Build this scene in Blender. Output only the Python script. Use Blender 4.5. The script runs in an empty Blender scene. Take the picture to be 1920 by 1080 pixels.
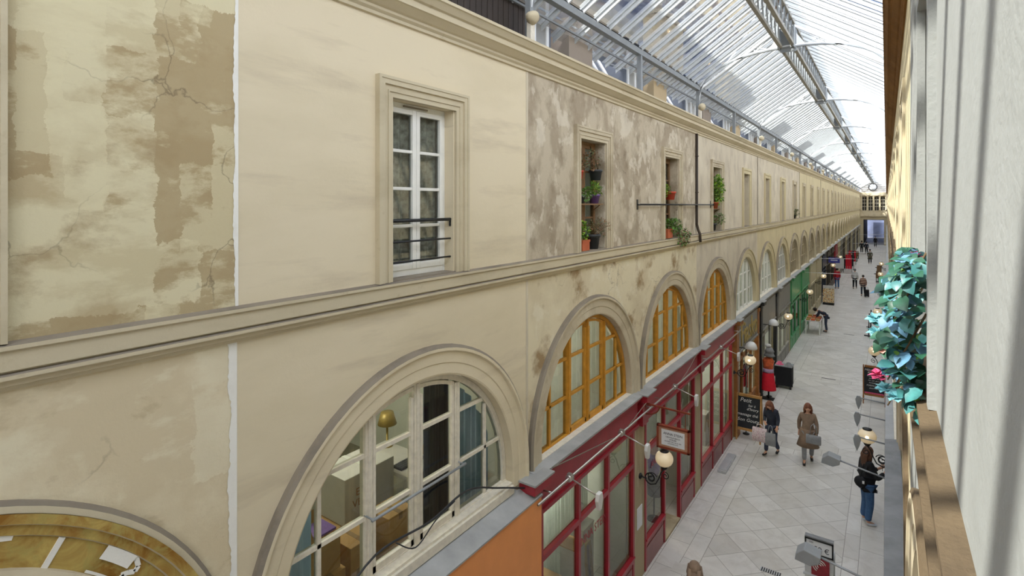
import bpy, bmesh, math, random
from mathutils import Vector, Matrix

C = bpy.context.scene.collection
S = bpy.context.scene
PI = math.pi
random.seed(7)

# ------------------------------------------------------------------ camera, sky, sun, exposure
EYE = 7.2                                   # eye height over the arcade floor
YAW = math.atan(702 / 1000)
cam_data = bpy.data.cameras.new('camera')
cam = bpy.data.objects.new('camera', cam_data)
C.objects.link(cam)
cam.location = (0, 0, EYE)
cam.rotation_euler = (PI / 2, 0, YAW)
cam_data.sensor_width = 36
cam_data.lens = 18.75
cam_data.shift_y = -157 / 1920
cam_data.clip_start = 0.02
cam_data.clip_end = 600
S.camera = cam

S.view_settings.view_transform = 'Standard'
S.view_settings.look = 'None'
S.view_settings.gamma = 1
S.view_settings.use_curve_mapping = False
S.view_settings.exposure = 0.93

def lin(h):
    h = h.lstrip('#')
    out = []
    for i in (0, 2, 4):
        c = int(h[i:i + 2], 16) / 255
        out.append(c / 12.92 if c <= 0.04045 else ((c + 0.055) / 1.055) ** 2.4)
    return (*out, 1)

class NT:
    """tiny node-tree writer"""
    def __init__(self, tree):
        self.t = tree
    def n(self, kind, **kw):
        nd = self.t.nodes.new(kind)
        for k, v in kw.items():
            if k.startswith('i_'):
                nd.inputs[k[2:].replace('_', ' ')].default_value = v
            else:
                setattr(nd, k, v)
        return nd
    def l(self, a, b):
        self.t.links.new(a, b)
    def math(self, op, a, b=None, clamp=False):
        nd = self.n('ShaderNodeMath', operation=op, use_clamp=clamp)
        for i, v in enumerate((a, b)):
            if v is None: continue
            if hasattr(v, 'is_output'): self.l(v, nd.inputs[i])
            else: nd.inputs[i].default_value = v
        return nd.outputs[0]
    def ramp(self, fac, lo, hi, c0=(0, 0, 0, 1), c1=(1, 1, 1, 1)):
        nd = self.n('ShaderNodeValToRGB')
        e = nd.color_ramp.elements
        e[0].position, e[0].color = max(0, min(1, lo)), c0
        e[1].position, e[1].color = max(0, min(1, hi)), c1
        self.l(fac, nd.inputs['Fac'])
        return nd.outputs['Color']
    def mix(self, fac, a, b, blend='MIX'):
        nd = self.n('ShaderNodeMix', data_type='RGBA', blend_type=blend)
        for sock, v in ((nd.inputs['Factor'], fac), (nd.inputs['A'], a), (nd.inputs['B'], b)):
            pass
        ins = [s for s in nd.inputs]
        tgt = {'f': ins[0], 'a': ins[6], 'b': ins[7]}
        for k, v in (('f', fac), ('a', a), ('b', b)):
            if hasattr(v, 'is_output'): self.l(v, tgt[k])
            else: tgt[k].default_value = v
        return nd.outputs[2]
    def noise(self, vec, scale, detail=4, rough=0.55, dist=0.0):
        nd = self.n('ShaderNodeTexNoise')
        nd.inputs['Scale'].default_value = scale
        nd.inputs['Detail'].default_value = detail
        nd.inputs['Roughness'].default_value = rough
        nd.inputs['Distortion'].default_value = dist
        if vec is not None: self.l(vec, nd.inputs['Vector'])
        return nd.outputs['Fac']
    def mapping(self, vec, scale=(1, 1, 1), loc=(0, 0, 0), rot=(0, 0, 0)):
        nd = self.n('ShaderNodeMapping')
        nd.inputs['Scale'].default_value = scale
        nd.inputs['Location'].default_value = loc
        nd.inputs['Rotation'].default_value = rot
        self.l(vec, nd.inputs['Vector'])
        return nd.outputs[0]

# sky: deep blue with broken white cloud, brighter on the sun's side (behind the viewer)
world = bpy.data.worlds.new('sky')
S.world = world
world.use_nodes = True
wt = world.node_tree
wt.nodes.clear()
w = NT(wt)
wco = w.n('ShaderNodeTexCoord').outputs['Generated']
cl = w.noise(w.mapping(wco, (1.6, 1.6, 2.6), (3.1, 0.4, 0.2)), 2.2, 7, 0.58, 0.3)
sepx = w.n('ShaderNodeSeparateXYZ'); w.l(wco, sepx.inputs[0])
clr = w.n('ShaderNodeMapRange'); clr.inputs['From Min'].default_value = 0.02; clr.inputs['From Max'].default_value = -0.30; clr.inputs['To Max'].default_value = 0.3
w.l(sepx.outputs['X'], clr.inputs['Value'])
cloud = w.ramp(w.math('SUBTRACT', cl, clr.outputs[0]), 0.52, 0.72)
sky_c = w.mix(cloud, lin('#4585de'), (0.95, 0.97, 1.0, 1))
sep = w.n('ShaderNodeSeparateXYZ'); w.l(wco, sep.inputs[0])
warm = w.n('ShaderNodeMapRange'); warm.inputs['From Min'].default_value = 0.75; warm.inputs['From Max'].default_value = 0.1
w.l(sep.outputs['Y'], warm.inputs['Value'])
sky_c = w.mix(w.math('MULTIPLY', warm.outputs[0], 0.85), sky_c, (1.0, 0.975, 0.945, 1))
glow = w.n('ShaderNodeMapRange'); glow.inputs['From Min'].default_value = 0.85; glow.inputs['From Max'].default_value = -0.5
glow.inputs['To Min'].default_value = 0.40; glow.inputs['To Max'].default_value = 3.7
w.l(sep.outputs['Y'], glow.inputs['Value'])
bg = w.n('ShaderNodeBackground')
w.l(sky_c, bg.inputs['Color'])
w.l(w.math('MULTIPLY', glow.outputs[0], 0.9), bg.inputs['Strength'])
wo = w.n('ShaderNodeOutputWorld')
w.l(bg.outputs[0], wo.inputs['Surface'])

sun_d = bpy.data.lights.new('sun', 'SUN')
sun_d.energy = 5.0
sun_d.angle = math.radians(0.8)
sun_d.color = (1.0, 0.95, 0.86)
sun = bpy.data.objects.new('sun', sun_d)
C.objects.link(sun)
SUN_DIR = Vector((0.55, 0.50, -0.67)).normalized()     # from behind the viewer and from the left
sun.rotation_euler = SUN_DIR.to_track_quat('-Z', 'Y').to_euler()
sun.location = (-4, -20, 40)

# ------------------------------------------------------------------ materials
M = {}
def base_mat(name):
    m = bpy.data.materials.new(name)
    m.use_nodes = True
    t = m.node_tree
    t.nodes.clear()
    nt = NT(t)
    out = nt.n('ShaderNodeOutputMaterial')
    return m, nt, out

def flat(name, col, rough=0.6, metal=0.0, var=0.12, scale=6.0, bump=0.0, coat=0.0, emit=None, estr=0.0, spec=0.5):
    """one colour with a light procedural mottling"""
    m, nt, out = base_mat(name)
    p = nt.n('ShaderNodeBsdfPrincipled')
    co = nt.n('ShaderNodeTexCoord').outputs['Object']
    c = lin(col)
    d = tuple(x * (1 - var) for x in c[:3]) + (1,)
    u = tuple(min(1, x * (1 + var)) for x in c[:3]) + (1,)
    nz = nt.noise(co, scale, 4, 0.6)
    nt.l(nt.mix(nt.ramp(nz, 0.3, 0.7), d, u), p.inputs['Base Color'])
    p.inputs['Roughness'].default_value = rough
    p.inputs['Metallic'].default_value = metal
    p.inputs['Coat Weight'].default_value = coat
    p.inputs['Specular IOR Level'].default_value = spec
    if emit:
        p.inputs['Emission Color'].default_value = lin(emit)
        p.inputs['Emission Strength'].default_value = estr
    if bump:
        b = nt.n('ShaderNodeBump'); b.inputs['Strength'].default_value = bump; b.inputs['Distance'].default_value = 0.02
        nt.l(nt.noise(co, scale * 6, 4), b.inputs['Height']); nt.l(b.outputs[0], p.inputs['Normal'])
    nt.l(p.outputs[0], out.inputs['Surface'])
    M[name] = m
    return m

def plaster(name, base, layers, bump=0.25, rough=0.9, blocks=(), cracks=0.0, crackcol='#5b5040', crackscale=0.9):
    """base colour, then layers (colour, noise scale, lo, hi, stretch, strength, seed offset)"""
    m, nt, out = base_mat(name)
    p = nt.n('ShaderNodeBsdfPrincipled')
    p.inputs['Roughness'].default_value = rough
    p.inputs['Specular IOR Level'].default_value = 0.2
    pos = nt.n('ShaderNodeNewGeometry').outputs['Position']
    col = lin(base)
    for i, (c, sc, lo, hi, st, amt, off) in enumerate(layers):
        v = nt.mapping(pos, st, (off, off * 1.7, off * 0.6))
        nz = nt.noise(v, sc, 7, 0.6, 0.15)
        f = nt.math('MULTIPLY', nt.ramp(nz, lo, hi), amt)
        col = nt.mix(f, col, lin(c))
    for (c, bs, lo, hi, amt, off) in blocks:
        wob = nt.n('ShaderNodeTexNoise'); wob.inputs['Scale'].default_value = 5; wob.inputs['Detail'].default_value = 6; wob.inputs['Roughness'].default_value = 0.7
        nt.l(pos, wob.inputs['Vector'])
        sc_ = nt.n('ShaderNodeVectorMath', operation='SCALE'); sc_.inputs['Scale'].default_value = bs * 0.55; nt.l(wob.outputs['Color'], sc_.inputs[0])
        ad = nt.n('ShaderNodeVectorMath', operation='ADD'); nt.l(nt.mapping(pos, (1, 1, 1), (off, off, off)), ad.inputs[0]); nt.l(sc_.outputs[0], ad.inputs[1])
        sn = nt.n('ShaderNodeVectorMath', operation='SNAP'); sn.inputs[1].default_value = (bs, bs * 0.8, bs * 1.2); nt.l(ad.outputs[0], sn.inputs[0])
        nz = nt.noise(sn.outputs[0], 0.9, 2, 0.5)
        fine = nt.noise(nt.mapping(pos, (1, 1, 2.2), (off, 0, 0)), 3.0, 6, 0.65)
        f = nt.math('ADD', nt.math('MULTIPLY', nz, 0.72), nt.math('MULTIPLY', fine, 0.28))
        col = nt.mix(nt.math('MULTIPLY', nt.ramp(f, lo, hi), amt), col, lin(c))
    if cracks:
        wv = nt.noise(pos, 3.0, 5, 0.6)
        cmb = nt.n('ShaderNodeVectorMath', operation='ADD')
        sc3 = nt.n('ShaderNodeVectorMath', operation='SCALE'); sc3.inputs['Scale'].default_value = 0.55
        nv = nt.n('ShaderNodeTexNoise'); nv.inputs['Scale'].default_value = 2.2; nv.inputs['Detail'].default_value = 6
        nt.l(pos, nv.inputs['Vector']); nt.l(nv.outputs['Color'], sc3.inputs[0])
        nt.l(pos, cmb.inputs[0]); nt.l(sc3.outputs[0], cmb.inputs[1])
        vo = nt.n('ShaderNodeTexVoronoi', feature='DISTANCE_TO_EDGE')
        vo.inputs['Scale'].default_value = crackscale
        nt.l(cmb.outputs[0], vo.inputs['Vector'])
        line = nt.ramp(vo.outputs['Distance'], 0.001, 0.0065, (1, 1, 1, 1), (0, 0, 0, 1))
        mask = nt.ramp(nt.noise(nt.mapping(pos, (1, 1, 1), (5, 2, 9)), 0.8, 2), 0.5, 0.6)
        f = nt.math('MULTIPLY', nt.math('MULTIPLY', line, mask), cracks)
        col = nt.mix(f, col, lin(crackcol))
    nt.l(col, p.inputs['Base Color'])
    b = nt.n('ShaderNodeBump'); b.inputs['Strength'].default_value = bump; b.inputs['Distance'].default_value = 0.03
    h = nt.math('ADD', nt.noise(pos, 2.5, 8, 0.65), nt.math('MULTIPLY', nt.noise(pos, 45, 3), 0.18))
    nt.l(h, b.inputs['Height']); nt.l(b.outputs[0], p.inputs['Normal'])
    nt.l(p.outputs[0], out.inputs['Surface'])
    M[name] = m
    return m

def glass(name, tint, refl=0.10, rough=0.02, haze=0.0, hazecol='#ffffff'):
    """pane: mostly see-through, a little mirror, optional dust that scatters light"""
    m, nt, out = base_mat(name)
    tr = nt.n('ShaderNodeBsdfTransparent'); tr.inputs[0].default_value = lin(tint)
    gl = nt.n('ShaderNodeBsdfGlossy'); gl.inputs['Roughness'].default_value = rough
    lw = nt.n('ShaderNodeLayerWeight'); lw.inputs['Blend'].default_value = 0.25
    f = nt.math('ADD', nt.math('MULTIPLY', lw.outputs['Fresnel'], 0.8), refl, True)
    mx = nt.n('ShaderNodeMixShader')
    nt.l(f, mx.inputs[0]); nt.l(tr.outputs[0], mx.inputs[1]); nt.l(gl.outputs[0], mx.inputs[2])
    last = mx.outputs[0]
    if haze:
        tl = nt.n('ShaderNodeBsdfTranslucent'); tl.inputs[0].default_value = lin(hazecol)
        pos = nt.n('ShaderNodeNewGeometry').outputs['Position']
        nz = nt.ramp(nt.noise(pos, 0.9, 5, 0.6), 0.3, 0.75)
        hz = nt.math('MULTIPLY', nt.math('ADD', nt.math('MULTIPLY', nz, 0.5), 0.75), haze, True)
        m2 = nt.n('ShaderNodeMixShader')
        nt.l(hz, m2.inputs[0]); nt.l(last, m2.inputs[1]); nt.l(tl.outputs[0], m2.inputs[2])
        last = m2.outputs[0]
    nt.l(last, out.inputs['Surface'])
    M[name] = m
    return m

flat_ = flat
# walls
H = (0.6, 0.6, 1.7)       # stretch that makes blotches lie flat
V = (1.6, 1.6, 0.45)      # stretch that makes streaks run down
plaster('plaster_brown', '#d6cca9', [('#ae9a75', 0.9, 0.47, 0.55, (1, 0.75, 1.25), 0.7, 1.0), ('#b3a27c', 2.2, 0.52, 0.6, (1, 0.6, 1.5), 0.4, 21.0), ('#9a8462', 2.6, 0.56, 0.66, (1, 0.8, 1.2), 0.6, 7.0), ('#dcd2ae', 1.6, 0.58, 0.63, (1, 0.7, 1), 0.6, 4.2)], 0.35, cracks=0.55, crackscale=1.1, blocks=[('#a8946f', 0.34, 0.465, 0.50, 0.8, 0.3), ('#d9cfab', 0.26, 0.53, 0.56, 0.6, 4.3)])
plaster('plaster_buff', '#e0d4b6', [('#cdbd9c', 0.9, 0.45, 0.56, (1, 1, 1), 0.7, 2.0), ('#e3dabd', 1.5, 0.56, 0.62, (1, 0.7, 1), 0.7, 5.2), ('#a99674', 2.4, 0.62, 0.72, (1, 1, 1.6), 0.5, 9.0)], 0.4, cracks=0.9, crackscale=0.6, blocks=[('#e2d9bd', 0.4, 0.54, 0.57, 0.6, 2.3)])
plaster('plaster_cream', '#dccfb2', [('#cfc2a3', 0.9, 0.45, 0.7, H, 0.7, 3.0), ('#b9ab92', 1.5, 0.55, 0.75, (0.4, 0.4, 2.6), 0.6, 12.0), ('#c6bd9a', 0.8, 0.6, 0.8, (1, 1, 1), 0.5, 6.0)], 0.15)
plaster('plaster_grime', '#c0b49e', [('#93846f', 1.6, 0.45, 0.57, (1.2, 1.2, 0.8), 0.6, 1.5), ('#75654f', 3.4, 0.52, 0.70, (1, 1, 0.9), 0.5, 8.0), ('#d9d0bd', 2.8, 0.54, 0.60, (1, 1, 0.8), 0.65, 3.3)], 0.7, cracks=0.5, crackscale=1.3)
plaster('plaster_stained', '#dbd0b2', [('#c4b596', 1.0, 0.47, 0.62, (1, 1, 1), 0.6, 2.7), ('#8d714c', 1.5, 0.55, 0.68, (1, 1, 1.2), 0.85, 15.0), ('#e3dcc6', 2.6, 0.56, 0.64, (1, 1, 1), 0.5, 1.2)], 0.4, cracks=0.5, crackscale=1.2)
plaster('plaster_pale', '#cbc0aa', [('#a99d8b', 1.6, 0.47, 0.64, (1.2, 1.2, 0.8), 0.55, 2.1), ('#dad0bb', 1.1, 0.5, 0.65, (1, 1, 1), 0.5, 8.1)], 0.25)
plaster('plaster_yellow', '#ccbf9c', [('#b0a280', 1.0, 0.48, 0.7, V, 0.5, 4.0), ('#dacda6', 1.3, 0.5, 0.65, (1, 1, 1), 0.4, 9.5)], 0.2)
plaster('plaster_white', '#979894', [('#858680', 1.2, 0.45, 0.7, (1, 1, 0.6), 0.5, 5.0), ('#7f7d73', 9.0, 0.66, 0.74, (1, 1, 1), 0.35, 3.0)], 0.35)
plaster('stone_trim', '#c8bca0', [('#a89b80', 1.6, 0.5, 0.7, (0.5, 0.5, 1.5), 0.5, 2.0), ('#9c8c69', 5.0, 0.62, 0.74, (1, 1, 1), 0.4, 4.0)], 0.2)
plaster('stone_dirty', '#c4b89f', [('#9c8e75', 2.0, 0.5, 0.68, (1, 1, 1), 0.6, 2.0), ('#d5cbb4', 3.0, 0.58, 0.66, (1, 1, 1), 0.5, 6.0)], 0.4)
plaster('dust_grey', '#8b8172', [('#6f675c', 3.0, 0.5, 0.65, (1, 0.5, 1), 0.6, 2.0), ('#a39986', 1.2, 0.55, 0.65, (1, 0.5, 1), 0.5, 5.0)], 0.2)
plaster('stone_pier', '#b3a487', [('#94866b', 2.0, 0.5, 0.66, V, 0.6, 2.0), ('#c8bca2', 2.6, 0.55, 0.65, V, 0.5, 6.0)], 0.3)
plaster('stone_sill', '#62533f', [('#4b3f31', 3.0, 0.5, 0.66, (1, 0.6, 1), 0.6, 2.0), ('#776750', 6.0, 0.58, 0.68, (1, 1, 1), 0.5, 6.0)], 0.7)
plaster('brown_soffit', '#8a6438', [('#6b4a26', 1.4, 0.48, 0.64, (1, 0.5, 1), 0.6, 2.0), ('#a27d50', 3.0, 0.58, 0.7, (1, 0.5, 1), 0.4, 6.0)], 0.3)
plaster('filler_white', '#eceae2', [('#d8d4c8', 3.0, 0.5, 0.7, (1, 1, 1), 0.4, 2.0)], 0.3)
plaster('shop_wall', '#d3d4c8', [('#c2c2b4', 1.0, 0.5, 0.7, (1, 1, 1), 0.4, 2.0)], 0.1)
plaster('room_wall', '#bdb49c', [('#a89e86', 1.0, 0.5, 0.7, (1, 1, 1), 0.4, 2.0)], 0.1)
plaster('facade_beige', '#c2ae8c', [('#a89272', 0.3, 0.5, 0.7, (1, 1, 1), 0.4, 2.0)], 0.1)
plaster('facade_grey', '#9d9184', [('#857a6e', 0.4, 0.5, 0.7, (1, 1, 1), 0.4, 2.0)], 0.1)
# metals, paints
flat('zinc', '#a9aaa8', 0.55, 0.25, 0.14, 3)
flat('bitumen', '#7b7c7c', 0.7, 0.0, 0.2, 4)
flat('zinc_roof', '#646a74', 0.5, 0.3, 0.2, 1.5)
flat('iron_grey', '#8f9395', 0.5, 0.1, 0.08)
flat('iron_white', '#e9ebec', 0.45, 0.0, 0.05)
flat('roof_bar', '#c0c4c6', 0.5, 0.0, 0.08)
flat('girder', '#8d897e', 0.6, 0.0, 0.15)
flat('iron_black', '#1f2021', 0.45, 0.2, 0.1)
flat('iron_brown', '#3c322a', 0.6, 0.1, 0.15)
flat('chrome', '#b9b6ae', 0.3, 0.7, 0.08)
flat('white_paint', '#e7e6de', 0.45, 0, 0.05)
flat('old_white_paint', '#ded6c4', 0.6, 0, 0.12, 14)
flat('ochre_paint', '#c48a2c', 0.5, 0, 0.18, 8)
flat('brown_wood', '#7a5a3a', 0.6, 0, 0.25, 9)
flat('red_paint', '#9a2430', 0.32, 0, 0.10, 4)
flat('red_dark', '#761a22', 0.35, 0, 0.10, 4)
flat('red_plinth', '#8a4a4a', 0.3, 0, 0.10, 4)
flat('orange_paint', '#eb9a58', 0.5, 0, 0.06, 2)
flat('oak', '#9a6432', 0.5, 0, 0.2, 8)
flat('oak_light', '#b98a4e', 0.55, 0, 0.2, 8)
flat('grey_shop', '#8a877f', 0.5, 0, 0.1, 3)
flat('green_shop', '#4f9a63', 0.4, 0, 0.14, 3)
flat('pale_shop', '#bdb392', 0.5, 0, 0.1, 3)
flat('navy_shop', '#2b3546', 0.4, 0, 0.1, 3)
flat('dark_shop', '#4c4338', 0.5, 0, 0.2, 3)
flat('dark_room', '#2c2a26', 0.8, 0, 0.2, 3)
flat('beige_blind', '#bcae90', 0.8, 0, 0.12, 3)
flat('slate', '#23272c', 0.7, 0, 0.15, 10)
flat('chalk', '#e8e8e4', 0.9, 0, 0.05)
flat('gold_leaf', '#b79c54', 0.4, 0.3, 0.15)
flat('terracotta', '#b8603c', 0.75, 0, 0.15)
flat('pot_red', '#c44a33', 0.6, 0, 0.1)
flat('pot_dark', '#35383b', 0.5, 0, 0.1)
flat('pot_violet', '#6d4f8a', 0.5, 0, 0.1)
flat('yellow_plastic', '#d8c128', 0.5, 0, 0.05)
flat('soil', '#40342a', 0.95, 0, 0.2)
flat('leaf_green', '#5f8a35', 0.55, 0, 0.35, 30)
flat('leaf_bright', '#8fae3a', 0.55, 0, 0.3, 30)
flat('leaf_olive', '#6f7550', 0.6, 0, 0.3, 30)
flat('leaf_dry', '#8d6c4c', 0.7, 0, 0.3, 30)
flat('leaf_teal', '#3f7876', 0.4, 0, 0.3, 25)
flat('leaf_deep', '#27563f', 0.45, 0, 0.3, 25)
flat('petal_teal', '#7fbcc2', 0.5, 0, 0.25, 25)
flat('petal_blue', '#5f8ca6', 0.5, 0, 0.25, 25)
flat('petal_pink', '#d4547c', 0.5, 0, 0.3, 25)
flat('petal_salmon', '#d9a090', 0.5, 0, 0.25, 25)
flat('stem_brown', '#6b5537', 0.8, 0, 0.2)
flat('cardboard', '#bb9460', 0.8, 0, 0.12, 6)
flat('cardboard_tape', '#8b6d47', 0.6, 0, 0.1)
flat('white_card', '#d6d1cc', 0.7, 0, 0.06)
flat('curtain_blue', '#8ba2b4', 0.85, 0, 0.2, 6)
flat('curtain_navy', '#1d2638', 0.85, 0, 0.2, 6)
flat('curtain_sheer', '#d6dcd2', 0.9, 0, 0.12, 6)
flat('curtain_lace', '#bdb8ac', 0.9, 0, 0.45, 16)
flat('black_cable', '#26272a', 0.5, 0, 0.1)
flat('grey_cable', '#7a6f62', 0.5, 0, 0.1)
flat('street_blue', '#565f78', 0.8, 0, 0.3, 0.6)
flat('paper', '#e4e6e8', 0.7, 0, 0.03)
flat('ink', '#2b2e38', 0.8, 0, 0.05)
flat('mahogany', '#8a3f2a', 0.4, 0, 0.2, 10)
flat('mahogany_pale', '#b08468', 0.5, 0, 0.15, 10)
flat('skin', '#d2a184', 0.55, 0, 0.06)
flat('hair_brown', '#5a3b28', 0.6, 0, 0.25, 30)
flat('hair_auburn', '#7c4a32', 0.6, 0, 0.25, 30)
flat('hair_dark', '#2b221d', 0.6, 0, 0.25, 30)
flat('denim', '#41638c', 0.85, 0, 0.18, 18)
flat('denim_dark', '#3e4659', 0.85, 0, 0.18, 18)
flat('cloth_black', '#17181c', 0.85, 0, 0.2, 10)
flat('cloth_navy', '#2b303c', 0.85, 0, 0.2, 10)
flat('cloth_taupe', '#8d7763', 0.9, 0, 0.15, 10)
flat('cloth_grey', '#8b8c8c', 0.9, 0, 0.15, 10)
flat('cloth_red', '#b3202c', 0.85, 0, 0.15, 10)
flat('cloth_scarlet', '#d5142b', 0.8, 0, 0.1, 10)
flat('cloth_orange', '#dd6a3c', 0.8, 0, 0.3, 14)
flat('cloth_lilac', '#b49ab4', 0.8, 0, 0.15, 14)
flat('cloth_purple', '#7c5fa6', 0.8, 0, 0.25, 14)
flat('cloth_white', '#c9c8c4', 0.85, 0, 0.1, 10)
flat('cloth_olive', '#5e5a48', 0.9, 0, 0.15, 10)
flat('shoe_white', '#c8ccd2', 0.6, 0, 0.05)
flat('shoe_black', '#202022', 0.5, 0, 0.1)
flat('blue_sign', '#3b3f92', 0.5, 0, 0.05)
flat('poster_red', '#8e2730', 0.6, 0, 0.25, 12)
flat('globe_glass', '#e6dcc4', 0.25, 0, 0.08, 5, emit='#ffdca0', estr=0.12)
flat('globe_white', '#dcdcd8', 0.4, 0, 0.04)
flat('bulb', '#fff2d8', 0.4, 0, 0.0, emit='#ffd9a0', estr=14)
flat('lamp_lit', '#fff2d8', 0.4, 0, 0.0, emit='#ffe0b0', estr=6)
flat('linoleum', '#8a8472', 0.5, 0, 0.1)
flat('steel_step', '#c3c5c4', 0.4, 0.3, 0.1)
def sheer(name, col, thin=0.5):
    m, nt, out = base_mat(name)
    d = nt.n('ShaderNodeBsdfDiffuse'); tl = nt.n('ShaderNodeBsdfTranslucent')
    pos = nt.n('ShaderNodeTexCoord').outputs['Object']
    c = nt.mix(nt.ramp(nt.noise(pos, 5, 4), 0.3, 0.7), lin(col), tuple(x * 0.86 for x in lin(col)[:3]) + (1,))
    nt.l(c, d.inputs[0]); nt.l(c, tl.inputs[0])
    mx = nt.n('ShaderNodeMixShader'); mx.inputs[0].default_value = thin
    nt.l(d.outputs[0], mx.inputs[1]); nt.l(tl.outputs[0], mx.inputs[2]); nt.l(mx.outputs[0], out.inputs['Surface'])
    M[name] = m
sheer('curtain_sheer', '#dfe5dc', 0.45)
sheer('curtain_blue', '#9ab3c9', 0.5)
# glass
glass('window_glass', '#eef2ef', 0.05)
glass('dark_glass', '#ccd4d4', 0.09)
glass('shop_glass', '#ccd6cc', 0.09)
glass('lens_glass', '#eef0ee', 0.12)
glass('roof_glass', '#eef4f8', 0.02, 0.05, haze=0.02)

# floor: pale marble flags laid on the diagonal between straight borders, a straight band every two bays
def floor_mat():
    m, nt, out = base_mat('marble_floor')
    p = nt.n('ShaderNodeBsdfPrincipled')
    pos = nt.n('ShaderNodeNewGeometry').outputs['Position']
    sp = nt.n('ShaderNodeSeparateXYZ'); nt.l(pos, sp.inputs[0])
    x, y = sp.outputs['X'], sp.outputs['Y']
    def brick(vec, wd, ht, off):
        b = nt.n('ShaderNodeTexBrick', offset=off, squash=1.0)
        b.inputs['Color1'].default_value = (0.0, 0, 0, 1)
        b.inputs['Color2'].default_value = (1, 1, 1, 1)
        b.inputs['Mortar'].default_value = (0.5, 0.5, 0.5, 1)
        b.inputs['Scale'].default_value = 1
        b.inputs['Mortar Size'].default_value = 0.0055
        b.inputs['Mortar Smooth'].default_value = 0.2
        b.inputs['Brick Width'].default_value = wd
        b.inputs['Row Height'].default_value = ht
        nt.l(vec, b.inputs['Vector'])
        return b.outputs['Color'], b.outputs['Fac']
    diag = brick(nt.mapping(pos, (1, 1, 1), (0.13, 0.2, 0), (0, 0, PI / 4)), 0.62, 0.62, 0.0)
    bord = brick(nt.mapping(pos, (1, 1, 1), (0, 0.04, 0), (0, 0, PI / 2)), 0.95, 0.42, 0.5)
    band = brick(nt.mapping(pos, (1, 1, 1), (0.1, 0.02, 0)), 1.05, 0.4, 0.37)
    # border mask: |x + 1.9| > 1.15
    dx = nt.math('ABSOLUTE', nt.math('ADD', x, 1.9))
    mb = nt.math('GREATER_THAN', dx, 1.17)
    yy = nt.math('MODULO', nt.math('ADD', y, 77.1 - 9.5), 7.71)
    mband = nt.math('MULTIPLY', nt.math('LESS_THAN', yy, 1.2), nt.math('LESS_THAN', dx, 1.58))
    c = nt.mix(mb, diag[0], bord[0]); f = nt.mix(mb, diag[1], bord[1])
    c = nt.mix(mband, c, band[0]); f = nt.mix(mband, f, band[1])
    edge = nt.math('MULTIPLY', nt.math('LESS_THAN', nt.math('ABSOLUTE', nt.math('SUBTRACT', dx, 1.17)), 0.006), nt.math('SUBTRACT', 1.0, mband))
    f = nt.math('MAXIMUM', f, edge)
    tone = nt.mix(c, lin('#d0ccc3'), lin('#e2dfd8'))
    vein = nt.ramp(nt.noise(nt.mapping(pos, (1, 1, 1), (4, 1, 0)), 1.6, 8, 0.7, 1.2), 0.45, 0.62)
    tone = nt.mix(nt.math('MULTIPLY', vein, 0.35), tone, lin('#b1aa9d'))
    wear = nt.ramp(nt.noise(pos, 0.5, 4), 0.4, 0.7)
    tone = nt.mix(nt.math('MULTIPLY', wear, 0.25), tone, lin('#c4bfb8'))
    tone = nt.mix(nt.math('MULTIPLY', f, 0.75), tone, lin('#7d766b'))
    nt.l(tone, p.inputs['Base Color'])
    rg = nt.n('ShaderNodeMapRange'); rg.inputs['To Min'].default_value = 0.28; rg.inputs['To Max'].default_value = 0.48
    nt.l(nt.noise(pos, 1.3, 5), rg.inputs['Value']); nt.l(rg.outputs[0], p.inputs['Roughness'])
    p.inputs['Specular IOR Level'].default_value = 0.4
    nt.l(p.outputs[0], out.inputs['Surface'])
    M['floor'] = m
floor_mat()

def marbled(name):
    m, nt, out = base_mat(name)
    p = nt.n('ShaderNodeBsdfPrincipled'); p.inputs['Roughness'].default_value = 0.45
    pos = nt.n('ShaderNodeNewGeometry').outputs['Position']
    n1 = nt.noise(pos, 3.5, 8, 0.65, 1.5)
    c = nt.ramp(n1, 0.35, 0.65, lin('#8a5f1e'), lin('#c2ab62'))
    n2 = nt.ramp(nt.noise(nt.mapping(pos, (1, 1, 1), (3, 3, 3)), 5, 8, 0.7, 1.0), 0.52, 0.62)
    c = nt.mix(nt.math('MULTIPLY', n2, 0.7), c, lin('#a89a58'))
    n3 = nt.ramp(nt.noise(nt.mapping(pos, (1, 1, 1), (8, 1, 3)), 2.2, 8, 0.7), 0.58, 0.68)
    c = nt.mix(nt.math('MULTIPLY', n3, 0.8), c, lin('#8c4f1c'))
    nt.l(c, p.inputs['Base Color'])
    nt.l(p.outputs[0], out.inputs['Surface'])
    M[name] = m
marbled('yellow_marbling')

def striped(name, a, b, freq):
    m, nt, out = base_mat(name)
    p = nt.n('ShaderNodeBsdfPrincipled'); p.inputs['Roughness'].default_value = 0.85
    pos = nt.n('ShaderNodeNewGeometry').outputs['Position']
    sp = nt.n('ShaderNodeSeparateXYZ'); nt.l(pos, sp.inputs[0])
    f = nt.math('GREATER_THAN', nt.math('FRACT', nt.math('MULTIPLY', sp.outputs['Z'], freq)), 0.5)
    nt.l(nt.mix(f, lin(a), lin(b)), p.inputs['Base Color'])
    nt.l(p.outputs[0], out.inputs['Surface'])
    M[name] = m
striped('striped_knit', '#5a2c2a', '#c4a88f', 7.5)

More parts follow.
